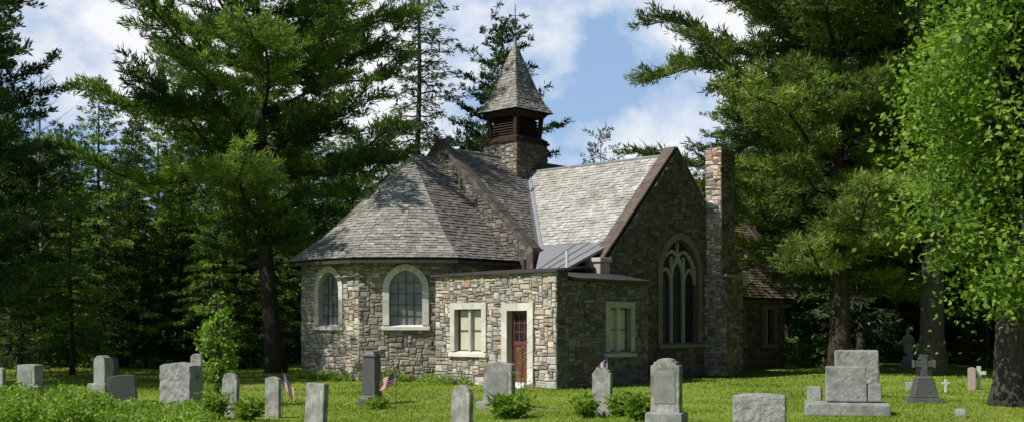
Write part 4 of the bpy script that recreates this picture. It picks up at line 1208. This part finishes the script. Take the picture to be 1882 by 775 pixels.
# flags
def flag_mat():
    m, nt, out = new_mat('striped_flag_cloth')
    p = N(nt, 'ShaderNodeBsdfPrincipled'); p.inputs['Roughness'].default_value = .8
    a = N(nt, 'ShaderNodeAttribute', attribute_name='tint'); nt.links.new(a.outputs['Color'], p.inputs['Base Color'])
    nt.links.new(p.outputs[0], out.inputs[0]); return m
M_FLAG = flag_mat()
def flag(loc, rz, stick, w, h, label, droop=0.0, seed=0):
    e = empty('small_flag', loc, rz, label, 'flag', 'small flags beside the graves')
    mb = MB(); mb.tube([(0, 0, -.05), (0, 0, stick)], .006, 6); mb.tube([(0, 0, stick), (0, 0, stick + .02)], [.011, .004], 6); mb.build('staff', M_WOOD, e)
    mb = MB(); nx_, nz_ = 26, 26
    def pt(i, j):
        u_ = i / nx_; v = j / nz_
        x_ = w * u_ * math.cos(droop); z_ = stick - .01 - h * (1 - v) - w * u_ * math.sin(droop)
        return (x_ + .006, .025 * math.sin(u_ * 9 + v * 2 + seed) * u_ ** .5, z_)
    for i in range(nx_):
        for j in range(nz_):
            st = int((nz_ - 1 - j) / 2)
            c = (.45, .02, .03) if st % 2 == 0 else (.75, .74, .72)
            if i < nx_ * .4 and st < 7:
                c = (.02, .03, .16)
                if i % 2 == 1 and (nz_ - 1 - j) % 3 == 1 : c = (.75, .75, .75)
            mb.poly([pt(i, j), pt(i + 1, j), pt(i + 1, j + 1), pt(i, j + 1)], c)
    mb.build('flag_cloth', M_FLAG, e)
x, D = gpos(519, 766); flag((x, D, 0), .2, .88, .38, .26, 'small stars and stripes flag hanging from a thin staff', droop=1.0)
x, D = gpos(728, 770); flag((x, D, 0), math.radians(200), .90, .34, .22, 'small stars and stripes flag fluttering by the pillar', droop=.45, seed=2)
x, D = gpos(1112, 764); flag((x + .04, D - .12, 0), math.radians(185), 1.16, .30, .22, 'small stars and stripes flag draped over a headstone', droop=.75, seed=4)

x, D = gpos(935, 768); plant((x, D, 0), .38, .36, 70, .16, 1, 'clump of leafy green perennials before a headstone', 'leafy_plant')
x, D = gpos(957, 752); plant((x, D, 0), .12, 1.3, 3, .09, 2, 'tall weedy stems growing beside a headstone', 'tall_weed', nl=14)
x, D = gpos(1180, 775); plant((x, D, 0), .32, .42, 60, .18, 3, 'clump of green lily leaves between headstones', 'leafy_plant')
x, D = gpos(1078, 770); plant((x, D, 0), .18, .34, 30, .15, 4, 'small leafy plant at the foot of a headstone', 'leafy_plant')
x, D = gpos(1140, 768); plant((x, D, 0), .18, .38, 30, .15, 5, 'small leafy plant beside a marble headstone', 'leafy_plant')
x, D = gpos(455, 770); plant((x, D, 0), .3, .3, 40, .14, 6, 'low leafy plant among the old tablets', 'leafy_plant')
x, D = gpos(690, 745); plant((x, D, 0), .4, .10, 40, .10, 7, 'low plants round the foot of the pillar', 'leafy_plant')
x, D = gpos(392, 768); plant((x, D, 0), .28, .4, 50, .12, 9, 'bushy green growth around the sapling', 'shrub')

# ------------------------------------------------------------ LIGHT, SKY, CAMERA
el = math.radians(47); sx, sy = -.87, -.49; nn_ = math.hypot(sx, sy); sx /= nn_; sy /= nn_
S = Vector((sx * math.cos(el), sy * math.cos(el), math.sin(el)))
ld = bpy.data.lights.new('sun', 'SUN'); ld.energy = 5.0; ld.angle = math.radians(.5); ld.color = (1, .96, .88)
lo = bpy.data.objects.new('sun', ld); COL.objects.link(lo); lo.rotation_euler = (-S).to_track_quat('-Z', 'Y').to_euler(); lo.location = S * 60

world = bpy.data.worlds.new('World'); scene.world = world; world.use_nodes = True
nt = world.node_tree
for n_ in list(nt.nodes): nt.nodes.remove(n_)
out = N(nt, 'ShaderNodeOutputWorld'); bg = N(nt, 'ShaderNodeBackground'); bg.inputs[1].default_value = .085
sky = N(nt, 'ShaderNodeTexSky', sky_type='NISHITA'); sky.sun_disc = False; sky.sun_elevation = el; sky.sun_rotation = math.atan2(sx, sy)
sky.air_density = 1.0; sky.dust_density = .3; sky.ozone_density = 2.5
tc = N(nt, 'ShaderNodeTexCoord')
mp = N(nt, 'ShaderNodeMapping'); mp.inputs['Scale'].default_value = (1, 1, 1.6); mp.inputs['Location'].default_value = (.22, 0, .1)
nt.links.new(tc.outputs['Generated'], mp.inputs[0])
cn = N(nt, 'ShaderNodeTexNoise'); cn.inputs['Scale'].default_value = 3.4; cn.inputs['Detail'].default_value = 9; cn.inputs['Roughness'].default_value = .55
cn.inputs['Distortion'].default_value = .2
nt.links.new(mp.outputs[0], cn.inputs['Vector'])
cf = ramp(nt, cn.outputs[0], [(.46, 0.0), (.565, .98)])
sp = N(nt, 'ShaderNodeSeparateXYZ'); nt.links.new(tc.outputs['Generated'], sp.inputs[0])
bank = ramp(nt, sp.outputs[1], [(.45, 0.0), (.75, 1.0)])
cf2 = mixc(nt, cf, bank, 1.0, 'MULTIPLY')
haze = mixc(nt, (0, 0, 0), (.6, .6, .6), bank)
skyc = mixc(nt, sky.outputs[0], (5.0, 7.4, 11.4), haze)
c = mixc(nt, skyc, (11.3, 11.4, 11.7), cf2)
nt.links.new(c, bg.inputs[0]); nt.links.new(bg.outputs[0], out.inputs[0])

cd = bpy.data.cameras.new('camera'); cam = bpy.data.objects.new('camera', cd); COL.objects.link(cam)
cam.location = (0, 0, EYE); cam.rotation_euler = (math.radians(90), 0, 0)
cd.sensor_width = 36; cd.lens = 36 * F / 1882; cd.shift_y = (597 - 387.5) / 1882; cd.clip_end = 2000
scene.camera = cam
print('faces', sum(len(o.data.polygons) for o in scene.objects if o.type == 'MESH'))
